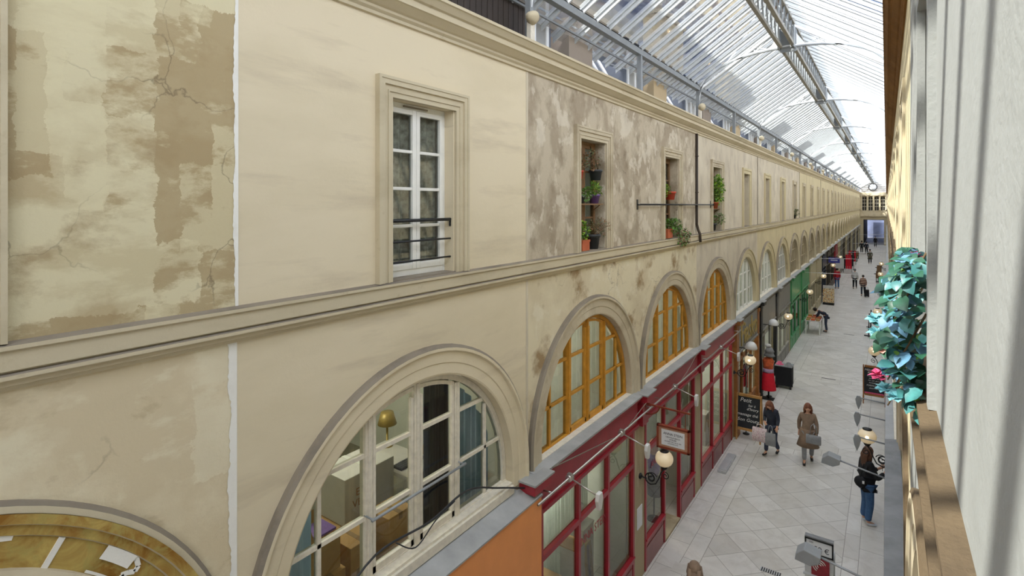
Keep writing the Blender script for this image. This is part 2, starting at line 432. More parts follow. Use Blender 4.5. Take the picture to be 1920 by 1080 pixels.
def dotted(name, a, cols, scale):
    m, nt, out = base_mat(name)
    p = nt.n('ShaderNodeBsdfPrincipled'); p.inputs['Roughness'].default_value = 0.8
    pos = nt.n('ShaderNodeNewGeometry').outputs['Position']
    c = lin(a)
    for i, k in enumerate(cols):
        v = nt.n('ShaderNodeTexVoronoi'); v.inputs['Scale'].default_value = scale
        nt.l(nt.mapping(pos, (1, 1, 1), (i * 3.3, i * 1.7, i)), v.inputs['Vector'])
        c = nt.mix(nt.ramp(v.outputs['Distance'], 0.22, 0.3, (1, 1, 1, 1), (0, 0, 0, 1)), c, lin(k))
    nt.l(c, p.inputs['Base Color'])
    nt.l(p.outputs[0], out.inputs['Surface'])
    M[name] = m
dotted('floral_cloth', '#d8c6c4', ['#b9788c', '#8d8076'], 28)
dotted('book_covers', '#d9b866', ['#a5532e', '#e8e0c8', '#3a3f55', '#c8902e'], 7)
dotted('magazines', '#c9b48c', ['#a5532e', '#e8e0c8', '#2e2c34', '#d8a23e'], 9)

# ------------------------------------------------------------------ mesh builder
def wloc(o):
    v = Vector((0, 0, 0))
    while o is not None:
        v += o.location
        o = o.parent
    return v

class MB:
    def __init__(self):
        self.v, self.f, self.m, self.s = [], [], [], []
    def add(self, verts, faces, mi=0, smooth=False):
        b = len(self.v)
        self.v += [tuple(p) for p in verts]
        for f in faces:
            self.f.append([b + i for i in f]); self.m.append(mi); self.s.append(smooth)
        return self
    def box(self, x0, x1, y0, y1, z0, z1, mi=0):
        v = [(x, y, z) for x in (x0, x1) for y in (y0, y1) for z in (z0, z1)]
        return self.add(v, [(0, 1, 3, 2), (4, 6, 7, 5), (0, 4, 5, 1), (2, 3, 7, 6), (0, 2, 6, 4), (1, 5, 7, 3)], mi)
    def quad(self, a, b, c, d, mi=0):
        return self.add([a, b, c, d], [(0, 1, 2, 3)], mi)
    def bar(self, a, b, w, h=None, mi=0, up=(0, 0, 1)):
        """square bar from a to b"""
        h = h or w
        a, b = Vector(a), Vector(b)
        d = (b - a).normalized()
        u = Vector(up)
        if abs(d.dot(u)) > 0.97: u = Vector((1, 0, 0))
        r = d.cross(u).normalized(); u = r.cross(d).normalized()
        v = []
        for p in (a, b):
            for i, j in ((-1, -1), (1, -1), (1, 1), (-1, 1)):
                v.append(p + r * (i * w / 2) + u * (j * h / 2))
        return self.add(v, [(0, 3, 2, 1), (4, 5, 6, 7), (0, 1, 5, 4), (1, 2, 6, 5), (2, 3, 7, 6), (3, 0, 4, 7)], mi)
    def tube(self, pts, r, n=6, mi=0, closed=False):
        pts = [Vector(p) for p in pts]
        rs = r if isinstance(r, (list, tuple)) else [r] * len(pts)
        vs, prev = [], None
        for i, p in enumerate(pts):
            if closed: d = pts[(i + 1) % len(pts)] - pts[i - 1]
            else: d = pts[min(i + 1, len(pts) - 1)] - pts[max(i - 1, 0)]
            d.normalize()
            if prev is None:
                a = Vector((0, 0, 1)) if abs(d.z) < 0.9 else Vector((1, 0, 0))
                u = d.cross(a).normalized()
            else:
                u = (prev - d * prev.dot(d)).normalized()
            prev = u
            w_ = d.cross(u)
            for k in range(n):
                t = 2 * PI * k / n
                vs.append(p + (u * math.cos(t) + w_ * math.sin(t)) * rs[i])
        fs = []
        L = len(pts)
        for i in range(L if closed else L - 1):
            j = (i + 1) % L
            for k in range(n):
                fs.append((i * n + k, i * n + (k + 1) % n, j * n + (k + 1) % n, j * n + k))
        if not closed:
            fs.append(tuple(range(n - 1, -1, -1))); fs.append(tuple((L - 1) * n + k for k in range(n)))
        return self.add(vs, fs, mi, True)
    def lathe(self, prof, c=(0, 0, 0), n=16, mi=0, sx=1, sy=1, axis='z'):
        """profile of (radius, height) turned about an axis through c"""
        vs = []
        for r, h in prof:
            for k in range(n):
                t = 2 * PI * k / n
                a, b = r * math.cos(t) * sx, r * math.sin(t) * sy
                if axis == 'z': q = (c[0] + a, c[1] + b, c[2] + h)
                elif axis == 'x': q = (c[0] + h, c[1] + a, c[2] + b)
                else: q = (c[0] + a, c[1] + h, c[2] + b)
                vs.append(q)
        fs = []
        for i in range(len(prof) - 1):
            for k in range(n):
                fs.append((i * n + k, i * n + (k + 1) % n, (i + 1) * n + (k + 1) % n, (i + 1) * n + k))
        fs.append(tuple(range(n - 1, -1, -1)))
        fs.append(tuple((len(prof) - 1) * n + k for k in range(n)))
        return self.add(vs, fs, mi, True)
    def ball(self, c, rx, ry=None, rz=None, n=12, mi=0, jit=0, rng=random):
        ry = ry or rx; rz = rz or rx
        k = max(4, n // 2)
        prof = [(max(0.02, math.sin(PI * i / k)), -math.cos(PI * i / k)) for i in range(k + 1)]
        vs = []
        for r, h in prof:
            for j in range(n):
                t = 2 * PI * j / n
                q = 1 + (rng.uniform(-jit, jit) if jit else 0)
                vs.append((c[0] + r * math.cos(t) * rx * q, c[1] + r * math.sin(t) * ry * q, c[2] + h * rz * q))
        fs = []
        for i in range(k):
            for j in range(n):
                fs.append((i * n + j, i * n + (j + 1) % n, (i + 1) * n + (j + 1) % n, (i + 1) * n + j))
        fs.append(tuple(range(n - 1, -1, -1))); fs.append(tuple(k * n + j for j in range(n)))
        return self.add(vs, fs, mi, True)
    def prism(self, poly, fn, t0, t1, mi=0):
        """2-D polygon pushed between t0 and t1; fn(a, b, t) -> point"""
        n = len(poly)
        vs = [fn(a, b, t0) for a, b in poly] + [fn(a, b, t1) for a, b in poly]
        fs = [tuple(range(n)), tuple(range(2 * n - 1, n - 1, -1))]
        fs += [(i, (i + 1) % n, n + (i + 1) % n, n + i) for i in range(n)]
        return self.add(vs, fs, mi)
    def build(self, name, mat, parent=None, loc=None, bevel=0.0, fix=True):
        mats = mat if isinstance(mat, (list, tuple)) else [mat]
        if parent is not None:
            off = wloc(parent); loc_ = Vector((0, 0, 0))
        else:
            if loc is None:
                xs = [p[0] for p in self.v]; ys = [p[1] for p in self.v]; zs = [p[2] for p in self.v]
                loc = ((min(xs) + max(xs)) / 2, (min(ys) + max(ys)) / 2, min(zs))
            off = Vector(loc); loc_ = off
        me = bpy.data.meshes.new(name)
        me.from_pydata([(p[0] - off.x, p[1] - off.y, p[2] - off.z) for p in self.v], [], self.f)
        for q in mats: me.materials.append(M[q] if isinstance(q, str) else q)
        me.polygons.foreach_set('material_index', self.m)
        me.polygons.foreach_set('use_smooth', self.s)
        if fix:
            bm = bmesh.new(); bm.from_mesh(me)
            bmesh.ops.recalc_face_normals(bm, faces=bm.faces)
            bm.to_mesh(me); bm.free()
        me.update()
        o = bpy.data.objects.new(name, me)
        C.objects.link(o)
        o.location = loc_
        if parent is not None: o.parent = parent
        if bevel:
            b = o.modifiers.new('bevel', 'BEVEL'); b.width = bevel; b.segments = 2; b.limit_method = 'ANGLE'
        return o

def empty(name, loc=(0, 0, 0), rz=0):
    o = bpy.data.objects.new(name, None)
    o.empty_display_size = 0.1
    C.objects.link(o)
    o.location = loc
    o.rotation_euler = (0, 0, rz)
    return o

def tag(o, label=None, cat=None, group=None, kind=None):
    if label: o['label'] = label
    if cat: o['category'] = cat
    if group: o['group'] = group
    if kind: o['kind'] = kind
    return o

def struct(o, label=None, cat=None, group=None):
    return tag(o, label, cat, group, 'structure')

def copy_tree(o, parent=None):
    c = o.copy()
    C.objects.link(c)
    if parent is not None: c.parent = parent
    for ch in list(o.children): copy_tree(ch, c)
    return c

def text(name, body, size, mat, parent, loc, rot, depth=0.002, align='CENTER'):
    cu = bpy.data.curves.new(name, 'FONT')
    cu.body = body; cu.size = size; cu.extrude = depth
    cu.align_x = align; cu.shear = 0.25 if mat == 'chalk' else 0; cu.align_y = 'CENTER'
    cu.resolution_u = 2
    tmp = bpy.data.objects.new(name, cu)
    C.objects.link(tmp)
    me = bpy.data.meshes.new_from_object(tmp.evaluated_get(bpy.context.evaluated_depsgraph_get()))
    bpy.data.objects.remove(tmp); bpy.data.curves.remove(cu)
    me.name = name
    me.materials.clear(); me.materials.append(M[mat])
    o = bpy.data.objects.new(name, me)
    C.objects.link(o)
    o.location = Vector(loc) - (wloc(parent) if parent is not None else Vector((0, 0, 0)))
    o.rotation_euler = rot
    if parent is not None: o.parent = parent
    return o

ORD = ['zeroth', 'first', 'second', 'third', 'fourth', 'fifth', 'sixth', 'seventh', 'eighth', 'ninth', 'tenth', 'eleventh', 'twelfth', 'thirteenth', 'fourteenth', 'fifteenth', 'sixteenth', 'seventeenth', 'eighteenth', 'nineteenth', 'twentieth', 'twenty-first', 'twenty-second', 'twenty-third', 'twenty-fourth', 'twenty-fifth', 'twenty-sixth', 'twenty-seventh', 'twenty-eighth', 'twenty-ninth', 'thirtieth', 'thirty-first']

# ------------------------------------------------------------------ plan of the arcade (metres)
XL, XR = -3.90, 0.148            # wall planes left and right
BAY = 3.855
def J(k): return 2.04 + BAY * (k - 1)          # joint at the near side of bay k
def CY(k): return J(k) + BAY / 2               # centre of bay k
KMIN, KMAX = -1, 29
Y0, Y1 = J(KMIN), J(KMAX) + BAY
Z_STR = EYE - 0.745              # top of the string course
Z_ARC = EYE - 3.38               # arch centre
Z_BASE = 3.60                    # arch foot / top of the shopfronts
R_IN, R_OUT = 1.58, 1.905
Z_COR = EYE + 1.79               # underside of the cornice
Z_EAVE = EYE + 2.86
WIN_HALF, WIN_TOP = 0.465, EYE + 1.03
Z_TOP = Z_COR + 0.26

def side_x(side, d):
    """d > 0 goes into the wall, d < 0 stands out into the arcade"""
    return XL - d if side == 'L' else XR + d
def right_off(side): return 0.0 if side == 'L' else -0.87    # right-hand bays sit a little nearer

def arch_pts(cy, r, n=28, zb=Z_BASE):
    pts = [(cy + r, zb)]
    for i in range(n + 1):
        a = PI * i / n
        pts.append((cy + r * math.cos(a), Z_ARC + r * math.sin(a)))
    pts.append((cy - r, zb))
    return pts

def wall_bay(mb, side, k, up=0, lo=1, win=True, arch=True, depth=0.2):
    """plaster of one bay: arch opening below the string course, window opening above"""
    o = right_off(side)
    y0, y1, cy = J(k) + o, J(k) + BAY + o, CY(k) + o
    x, xi = side_x(side, 0), side_x(side, depth)
    zs = Z_STR - 0.1
    P = lambda y, z: (x, y, z)
    Q = lambda y, z: (xi, y, z)
    if arch:
        pts = arch_pts(cy, R_IN + 0.02)
        ys = pts[1:-1]
        mb.quad(P(y1, Z_BASE), P(pts[0][0], Z_BASE), P(pts[0][0], zs), P(y1, zs), lo)
        mb.quad(P(y0, Z_BASE), P(pts[-1][0], Z_BASE), P(pts[-1][0], zs), P(y0, zs), lo)
        for (a, za), (b, zb) in zip(ys[:-1], ys[1:]):
            mb.quad(P(a, za), P(b, zb), P(b, zs), P(a, zs), lo)
        for (a, za), (b, zb) in zip(pts[:-1], pts[1:]):
            mb.quad(P(a, za), P(b, zb), Q(b, zb), Q(a, za), lo)
    else:
        mb.quad(P(y0, Z_BASE), P(y1, Z_BASE), P(y1, zs), P(y0, zs), lo)
    if win:
        a, b = cy - WIN_HALF, cy + WIN_HALF
        zt = WIN_TOP
        mb.quad(P(y0, zs), P(a, zs), P(a, Z_TOP), P(y0, Z_TOP), up)
        mb.quad(P(b, zs), P(y1, zs), P(y1, Z_TOP), P(b, Z_TOP), up)
        mb.quad(P(a, zt), P(b, zt), P(b, Z_TOP), P(a, Z_TOP), up)
        mb.quad(P(a, zs), P(b, zs), P(b, Z_STR), P(a, Z_STR), up)
        zb = Z_STR
        for (ya, za), (yb, zb_) in (((a, zb), (a, zt)), ((a, zt), (b, zt)), ((b, zt), (b, zb)), ((b, zb), (a, zb))):
            mb.quad(P(ya, za), P(yb, zb_), Q(yb, zb_), Q(ya, za), up)
    else:
        mb.quad(P(y0, zs), P(y1, zs), P(y1, Z_TOP), P(y0, Z_TOP), up)

def pier(mb, side, y, mi):
    o = right_off(side)
    xa, xb = side_x(side, 0.10), side_x(side, -0.03)
    mb.box(min(xa, xb), max(xa, xb), y + o - 0.27, y + o + 0.27, 0, Z_BASE, mi)

# ------------------------------------------------------------------ floor
f = MB(); f.quad((-8.3, Y0 - 3, 0), (1.6, Y0 - 3, 0), (1.6, Y1 + 26, 0), (-8.3, Y1 + 26, 0))
struct(f.build('floor', 'floor', loc=(-1.9, 50, 0)), 'pale marble floor of the arcade with diagonal flags', 'floor')

# ------------------------------------------------------------------ walls
def walls(side, name, runs):
    for (ks, up, lo, lab) in runs:
        mb = MB()
        for k in ks:
            wall_bay(mb, side, k, 0, 1)
            if k > 0 or side == 'R': pier(mb, side, J(k), 2)
        o = mb.build(name, [up, lo, 'stone_pier'], loc=(side_x(side, 0), J(ks[0]), 0), fix=False)
        struct(o, lab, 'wall')
walls('L', 'wall_left', [
    (range(KMIN, 1), 'plaster_brown', 'plaster_buff', 'brown blotched plaster wall at the near end of the left side'),
    (range(1, 2), 'plaster_cream', 'plaster_cream', 'clean cream plaster wall around the white casement window'),
    (range(2, 4), 'plaster_grime', 'plaster_stained', 'grimy mottled plaster wall around the windows with potted plants'),
    (range(4, 6), 'plaster_pale', 'plaster_pale', 'pale plaster wall just beyond the drainpipe'),
    (range(6, 9), 'plaster_pale', 'plaster_yellow', 'cream plaster wall above the grey and green shopfronts'),
    (range(9, KMAX + 1), 'plaster_yellow', 'plaster_yellow', 'long yellowish plaster wall running to the far end'),
])
walls('R', 'wall_right', [
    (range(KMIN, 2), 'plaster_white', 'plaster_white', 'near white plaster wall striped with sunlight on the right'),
    (range(2, KMAX + 1), 'plaster_yellow', 'plaster_yellow', 'right-hand plaster wall running away to the far end'),
])

# ------------------------------------------------------------------ string courses and cornices
def sweep(name, side, prof, mats, y0, y1, label, top_dust=True):
    """profile of (stand-out, z) carried along the wall; upward faces collect dust (second material)"""
    mb = MB()
    for (d0, z0), (d1, z1) in zip(prof[:-1], prof[1:]):
        a, b = side_x(side, -d0), side_x(side, -d1)
        flat_top = abs(z1 - z0) < abs(d1 - d0) * 0.75
        up = flat_top and ((d1 > d0 and z1 <= z0) or (d1 < d0 and z1 >= z0))
        mb.quad((a, y0, z0), (b, y0, z1), (b, y1, z1), (a, y1, z0), 1 if up and top_dust else 0)
    n = len(prof)
    for y in (y0, y1):
        mb.add([(side_x(side, -d), y, z) for d, z in prof], [tuple(range(n))], 0)
    return struct(mb.build(name, mats, loc=(side_x(side, 0), y0, prof[-1][1]), fix=False), label, 'moulding')

z = Z_STR
STRING_L = [(-0.02, z + 0.005), (0.075, z - 0.012), (0.075, z - 0.035), (0.055, z - 0.05), (0.055, z - 0.15), (0.03, z - 0.152), (0.03, z - 0.165), (0.085, z - 0.17), (0.085, z - 0.192), (0.05, z - 0.2), (0.05, z - 0.232), (0.025, z - 0.24), (0.02, z - 0.262), (-0.02, z - 0.268)]
z = Z_COR
CORN_L = [(-0.02, z - 0.04), (0.03, z - 0.03), (0.03, z), (0.06, z + 0.02), (0.06, z + 0.045), (0.09, z + 0.055), (0.17, z + 0.10), (0.19, z + 0.105), (0.19, z + 0.165), (0.22, z + 0.175), (0.27, z + 0.225), (0.29, z + 0.23), (0.29, z + 0.262), (-0.25, z + 0.285)]
sweep('trim_1', 'L', STRING_L, ['stone_trim', 'dust_grey'], Y0, Y1, 'moulded string course along the left wall below the windows')
sweep('trim_2', 'L', CORN_L, ['stone_trim', 'dust_grey'], Y0, Y1, 'moulded cornice along the top of the left wall')
def squash(p, k): return [(d * k if d > 0 else d, z) for d, z in p]
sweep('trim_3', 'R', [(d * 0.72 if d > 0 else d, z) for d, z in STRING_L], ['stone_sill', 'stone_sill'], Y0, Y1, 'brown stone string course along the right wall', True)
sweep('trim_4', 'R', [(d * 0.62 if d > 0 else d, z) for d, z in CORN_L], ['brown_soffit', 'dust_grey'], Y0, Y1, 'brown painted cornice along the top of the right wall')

# white filler strip at the joint between the first two houses, thin pale lines at the others
mb = MB()
rng = random.Random(3)
def strip(y, z0, z1, wd, jag, right=0.012):
    zs = [z0 + (z1 - z0) * i / 110 for i in range(111)]
    prev = None
    for zz in zs:
        a = wd + jag * (math.sin(zz * 6.1 + y) * 0.5 + math.sin(zz * 17.3) * 0.35 + rng.uniform(-0.35, 0.35))
        if prev:
            mb.quad((XL + 0.004, y - prev[1], prev[0]), (XL + 0.004, y + right, prev[0]), (XL + 0.004, y + right, zz), (XL + 0.004, y - a, zz))
        prev = (zz, a)
strip(J(1) + 0.0, Z_STR, Z_COR - 0.03, 0.02, 0.012)
strip(J(1) - 0.01, Z_BASE, Z_STR - 0.265, 0.045, 0.018)
struct(mb.build('trim_5', 'filler_white', loc=(XL, J(1), Z_BASE)), 'white filler strip down the joint between brown and cream plaster', 'filler strip')
mb = MB()
for zz0, zz1 in ((Z_STR, Z_COR - 0.03), (Z_BASE, Z_STR - 0.265)):
    mb.box(XL, XL + 0.006, J(2) - 0.02, J(2) + 0.025, zz0, zz1)
struct(mb.build('trim_6', 'plaster_pale', loc=(XL, J(2), Z_BASE)), 'thin pale strip between the cream wall and the grimy wall', 'filler strip')
for i, k in enumerate((6, 9, 12, 15)):
    mb = MB(); mb.box(XL, XL + 0.02, J(k) - 0.015, J(k) + 0.02, Z_STR, Z_COR - 0.03)
    struct(mb.build('trim_%d' % (7 + i), 'dust_grey', loc=(XL, J(k), Z_STR)), 'thin dark joint line on the left wall beyond the %s upper window' % ORD[k - 1], 'joint strip')

# ------------------------------------------------------------------ windows
def bx(mb, side, d0, d1, y0, y1, z0, z1, mi=0):
    a, b = side_x(side, d0), side_x(side, d1)
    mb.box(min(a, b), max(a, b), y0, y1, z0, z1, mi)

def curtain(name, side, d, y0, y1, z0, z1, mat, parent, amp=0.035, waves=9, topfn=None):
    mb = MB()
    n = waves * 6
    pr = None
    for i in range(n + 1):
        y = y0 + (y1 - y0) * i / n
        dd = d + amp * math.sin(2 * PI * waves * i / n) + amp * 0.4 * math.sin(2 * PI * waves * 0.37 * i / n + 1)
        zt = topfn(y) if topfn else z1
        zt = max(zt, z0 + 0.01)
        x = side_x(side, dd)
        if pr:
            mb.add([(pr[0], pr[1], z0), (x, y, z0), (x, y, zt), (pr[0], pr[1], pr[2])], [(0, 1, 2, 3)], 0, True)
        pr = (x, y, zt)
    return mb.build(name, mat, parent, fix=False)

WIN_N = [0]
def next_win():
    WIN_N[0] += 1
    return 'window_%d' % WIN_N[0]

def upper_window(side, k, frame, cas, label, rec=0.18, curt=None, glass_='dark_glass', detail=2, bars=4):
    o = right_off(side)
    cy = CY(k) + o + (0.02 if side == 'L' else 0)
    a, b = cy - WIN_HALF, cy + WIN_HALF
    zb, zt = Z_STR, WIN_TOP
    t = struct(empty(next_win(), (side_x(side, 0), cy, zb)), label, 'window')
    p = 0.055 if side == 'L' else 0.025
    w_ = 0.18
    mb = MB()
    for d, q in ((p, 1.0), (p * 0.55, 0.55)):
        pass
    # stepped casing: outer fillet proud, flat band behind it
    def ring(din, dout, w0, w1, mi=0):
        bx(mb, side, -dout, -din, a - w1, a - w0, zb, zt + w0, mi)
        bx(mb, side, -dout, -din, b + w0, b + w1, zb, zt + w0, mi)
        bx(mb, side, -dout, -din, a - w1, b + w1, zt + w0, zt + w1, mi)
    ring(-0.02, p * 0.6, -0.004, 0.11)
    ring(-0.02, p, 0.11, w_)
    if detail == 2:
        ring(0.0, p * 0.8, 0.045, 0.06)
        ring(0.0, p * 1.15, w_ - 0.022, w_ + 0.006)
    mb.build('casing', cas, t)
    # sill stone in the opening
    mb = MB(); bx(mb, side, -0.02, rec + 0.04, a, b, zb - 0.02, zb + 0.012)
    mb.build('sill', 'dust_grey' if side == 'L' else 'stone_sill', t)
    mb = MB()
    fw = 0.055
    bx(mb, side, rec, rec + 0.07, a, a + fw, zb, zt)
    bx(mb, side, rec, rec + 0.07, b - fw, b, zb, zt)
    bx(mb, side, rec, rec + 0.07, a + fw, b - fw, zt - fw, zt)
    bx(mb, side, rec, rec + 0.07, a + fw, b - fw, zb + 0.012, zb + 0.075)
    mb.build('frame', frame, t, bevel=0.004 if detail == 2 else 0)
    if detail >= 1:
        for lo, hi in ((a + fw, cy - 0.002), (cy + 0.002, b - fw)):
            mb = MB()
            r = rec - 0.012
            s = 0.052
            bx(mb, side, r, r + 0.05, lo, lo + s, zb + 0.075, zt - fw)
            bx(mb, side, r, r + 0.05, hi - s, hi, zb + 0.075, zt - fw)
            bx(mb, side, r, r + 0.05, lo + s, hi - s, zt - fw - s, zt - fw)
            bx(mb, side, r, r + 0.05, lo + s, hi - s, zb + 0.075, zb + 0.14)
            H0, H1 = zb + 0.14, zt - fw - s
            for i in range(1, bars):
                zz = H0 + (H1 - H0) * i / bars
                bx(mb, side, r + 0.008, r + 0.045, lo + s, hi - s, zz - 0.016, zz + 0.016)
            c = mb.build('casement', frame, t, bevel=0.004 if detail == 2 else 0)
            g = MB(); x = side_x(side, r + 0.03)
            g.quad((x, lo + s, H0), (x, hi - s, H0), (x, hi - s, H1), (x, lo + s, H1))
            g.build('pane', glass_, c, fix=False)
    else:
        g = MB(); x = side_x(side, rec + 0.03)
        g.quad((x, a + fw, zb + 0.07), (x, b - fw, zb + 0.07), (x, b - fw, zt - fw), (x, a + fw, zt - fw))
        bx(g, side, rec, rec + 0.05, cy - 0.03, cy + 0.03, zb + 0.07, zt - fw, 1)
        bx(g, side, rec, rec + 0.05, a + fw, b - fw, zb + 0.62, zb + 0.66, 1)
        g.build('pane', [glass_, frame], t, fix=False)
    if curt:
        curtain('curtain', side, rec + 0.09, a - 0.05, b + 0.05, zb, zt, curt, t, 0.02, 8)
    return t

def arch_window(side, k, frame, cas, label, curt=None, rec=0.12, glass_='window_glass', edge='dust_grey', dark_back=False, detail=2, sill='old_white_paint'):
    o = right_off(side)
    cy = CY(k) + o
    t = struct(empty(next_win(), (side_x(side, 0), cy, Z_BASE)), label, 'arched window')
    # archivolt: rings of (radius, stand-out)
    q = 1.0 if side == 'L' else 0.5
    prof = [(R_OUT, -0.01), (R_OUT, 0.05), (R_OUT - 0.03, 0.075), (R_OUT - 0.06, 0.075), (R_OUT - 0.075, 0.045), (R_OUT - 0.19, 0.04), (R_OUT - 0.2, 0.03), (R_IN + 0.02, 0.03), (R_IN, 0.02), (R_IN, -rec)]
    mb = MB()
    lines = []
    n = 40 if detail == 2 else 20
    for r, d in prof:
        x = side_x(side, -d * q if d > 0 else -d)
        lines.append([(x, y, z) for y, z in arch_pts(cy, r, n)])
    for i in range(len(lines) - 1):
        L0, L1 = lines[i], lines[i + 1]
        for j in range(len(L0) - 1):
            mb.add([L0[j], L0[j + 1], L1[j + 1], L1[j]], [(0, 1, 2, 3)], 1 if i in (0, 1) else 0, False)
    mb.build('archivolt', [cas, edge], t, fix=False)
    R = R_IN - 0.005
    fx = lambda d: side_x(side, d)
    # outer frame ring
    mb = MB()
    fw = 0.065
    po, pi_ = arch_pts(cy, R, n), arch_pts(cy, R - fw, n)
    d0, d1 = rec - 0.03, rec + 0.05
    for j in range(len(po) - 1):
        A, B, Cc, D = po[j], po[j + 1], pi_[j + 1], pi_[j]
        for d in (d0, d1):
            mb.quad((fx(d), *A), (fx(d), *B), (fx(d), *Cc), (fx(d), *D))
        mb.quad((fx(d0), *D), (fx(d0), *Cc), (fx(d1), *Cc), (fx(d1), *D))
    bx(mb, side, rec - 0.04, rec + 0.06, cy - R, cy + R, Z_BASE, Z_BASE + 0.085)
    mb.build('frame', frame, t, fix=False)
    # mullions and glazing bars
    Ri = R - fw + 0.01
    top = lambda y: Z_ARC + math.sqrt(max(0.0, Ri * Ri - (y - cy) ** 2))
    half = lambda z: Ri if z <= Z_ARC else math.sqrt(max(0.0, Ri * Ri - (z - Z_ARC) ** 2))
    mw = 0.085 if frame == 'old_white_paint' else 0.062
    for off, wd in ((-0.63, mw), (0.0, mw), (0.63, mw)):
        mb = MB()
        zt = top(cy + abs(off) + wd / 2)
        bx(mb, side, rec - 0.035, rec + 0.05, cy + off - wd / 2, cy + off + wd / 2, Z_BASE + 0.08, zt)
        if detail == 2:
            bx(mb, side, rec - 0.05, rec - 0.035, cy + off - 0.017, cy + off + 0.017, Z_BASE + 0.08, zt)
        mb.build('mullion', frame, t)
    mb = MB()
    for off in (-1.16, 1.16):
        bx(mb, side, rec - 0.02, rec + 0.03, cy + off - 0.019, cy + off + 0.019, Z_BASE + 0.08, top(cy + abs(off) + 0.02))
    for zz in (EYE - 2.36, EYE - 2.95):
        h = half(zz + 0.02)
        bx(mb, side, rec - 0.02, rec + 0.03, cy - h, cy + h, zz - 0.019, zz + 0.019)
    if detail == 2:      # sashes of the two opening lights
        for lo, hi in ((-0.58, -0.05), (0.05, 0.58)):
            for y in (lo + 0.017, hi - 0.017):
                bx(mb, side, rec - 0.03, rec + 0.02, cy + y - 0.017, cy + y + 0.017, Z_BASE + 0.085, top(cy + max(abs(lo), abs(hi))) - 0.02)
            bx(mb, side, rec - 0.03, rec + 0.02, cy + lo, cy + hi, Z_BASE + 0.085, Z_BASE + 0.15)
            prev = None
            for i in range(9):
                y = lo + (hi - lo) * i / 8
                pnt = (fx(rec - 0.005), cy + y, top(cy + y) - 0.045)
                if prev: mb.bar(prev, pnt, 0.04, 0.04)
                prev = pnt
    mb.build('glazing_bars', frame, t)
    g = MB()
    poly = arch_pts(cy, R - 0.02, n)
    g.add([(fx(rec + 0.005), y, z) for y, z in poly], [tuple(range(len(poly)))], 0)
    g.build('pane', glass_, t, fix=False)
    mb = MB(); bx(mb, side, -0.05, rec + 0.02, cy - R_IN + 0.01, cy + R_IN - 0.01, Z_BASE - 0.05, Z_BASE + 0.045)
    bx(mb, side, -0.02, rec, cy - R_IN + 0.01, cy + R_IN - 0.01, Z_BASE + 0.045, Z_BASE + 0.075)
    mb.build('sill', sill, t)
    if curt:
        curtain('curtain', side, rec + 0.11, cy - R + 0.02, cy + R - 0.02, Z_BASE, 0, curt, t, 0.03, 22, top)
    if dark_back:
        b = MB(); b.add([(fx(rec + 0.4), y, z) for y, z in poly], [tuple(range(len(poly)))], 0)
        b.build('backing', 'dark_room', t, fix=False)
    return t

# ---- left wall, upper row
def uw(k):
    return 'the %s upper window of the left wall' % ORD[k]
upper_window('L', 0, 'white_paint', 'stone_trim', 'pale stone window casing at the very left edge of the brown plaster', curt='curtain_lace')
w1 = upper_window('L', 1, 'white_paint', 'stone_trim', 'white casement window with black guard rails in the cream wall', rec=0.13, curt='curtain_lace')
w2 = upper_window('L', 2, 'brown_wood', 'stone_dirty', 'brown wooden window with a shelf of potted plants in the grimy wall', curt='curtain_sheer')
w3 = upper_window('L', 3, 'brown_wood', 'stone_dirty', 'window with a hanging red pot beside the drainpipe', curt='curtain_sheer')
w4 = upper_window('L', 4, 'brown_wood', 'stone_dirty', 'window with a tall leafy plant just past the drainpipe', curt='curtain_sheer')
LOOKS = {5: ('ochre', 'plaster_yellow'), 6: ('', 'plaster_yellow'), 7: ('', 'plaster_yellow')}
for k in range(5, KMAX + 1):
    near = k < 9
    upper_window('L', k, 'beige_blind', 'plaster_yellow' if k < 8 else 'stone_dirty', '%s upper window along the left wall, counted from the white casement' % ORD[k],
                 curt='beige_blind' if near else None, glass_='dark_glass', detail=1 if near else 0, bars=3)

# guard rails: white casement (three black rails), far windows a pale one
for z_, r in ((EYE - 0.165, 0.017), (EYE - 0.375, 0.010), (EYE - 0.575, 0.010)):
    mb = MB()
    cy = CY(1) + 0.02
    x = XL - 0.045
    mb.tube([(x, cy - WIN_HALF, z_), (x, cy + WIN_HALF, z_)], r, 8)
    if r > 0.015:
        mb.box(x - 0.012, x + 0.012, cy + WIN_HALF - 0.03, cy + WIN_HALF - 0.005, z_ - 0.075, z_)
    mb.build('guard_rail', 'iron_black', w1)
mb = MB(); bx(mb, 'L', 0.10, 0.118, CY(1) - 0.17, CY(1) + 0.17, WIN_TOP - 0.04, WIN_TOP - 0.025)
mb.build('air_vent', 'dust_grey', w1)

# ---- left wall, arched row
A1 = arch_window('L', 1, 'old_white_paint', 'plaster_cream', 'white framed arched window showing boxes above the orange shopfront', glass_='shop_glass')
arch_window('L', 2, 'ochre_paint', 'stone_dirty', 'ochre framed arched window, nearest of the three above the red shop', 'curtain_sheer')
arch_window('L', 3, 'ochre_paint', 'stone_dirty', 'ochre framed arched window, middle one of three above the red shop', 'curtain_sheer')
arch_window('L', 4, 'ochre_paint', 'stone_dirty', 'ochre framed arched window, farthest of the three above the red shop', 'curtain_sheer')
arch_window('L', 5, 'white_paint', 'plaster_yellow', 'white framed arched window above the brown wooden shopfront', 'curtain_sheer')
arch_window('L', 6, 'white_paint', 'plaster_yellow', 'white framed arched window above the nearer grey shopfront', 'curtain_sheer')
arch_window('L', 7, 'white_paint', 'plaster_yellow', 'white framed arched window above the farther grey shopfront', 'beige_blind', detail=1)
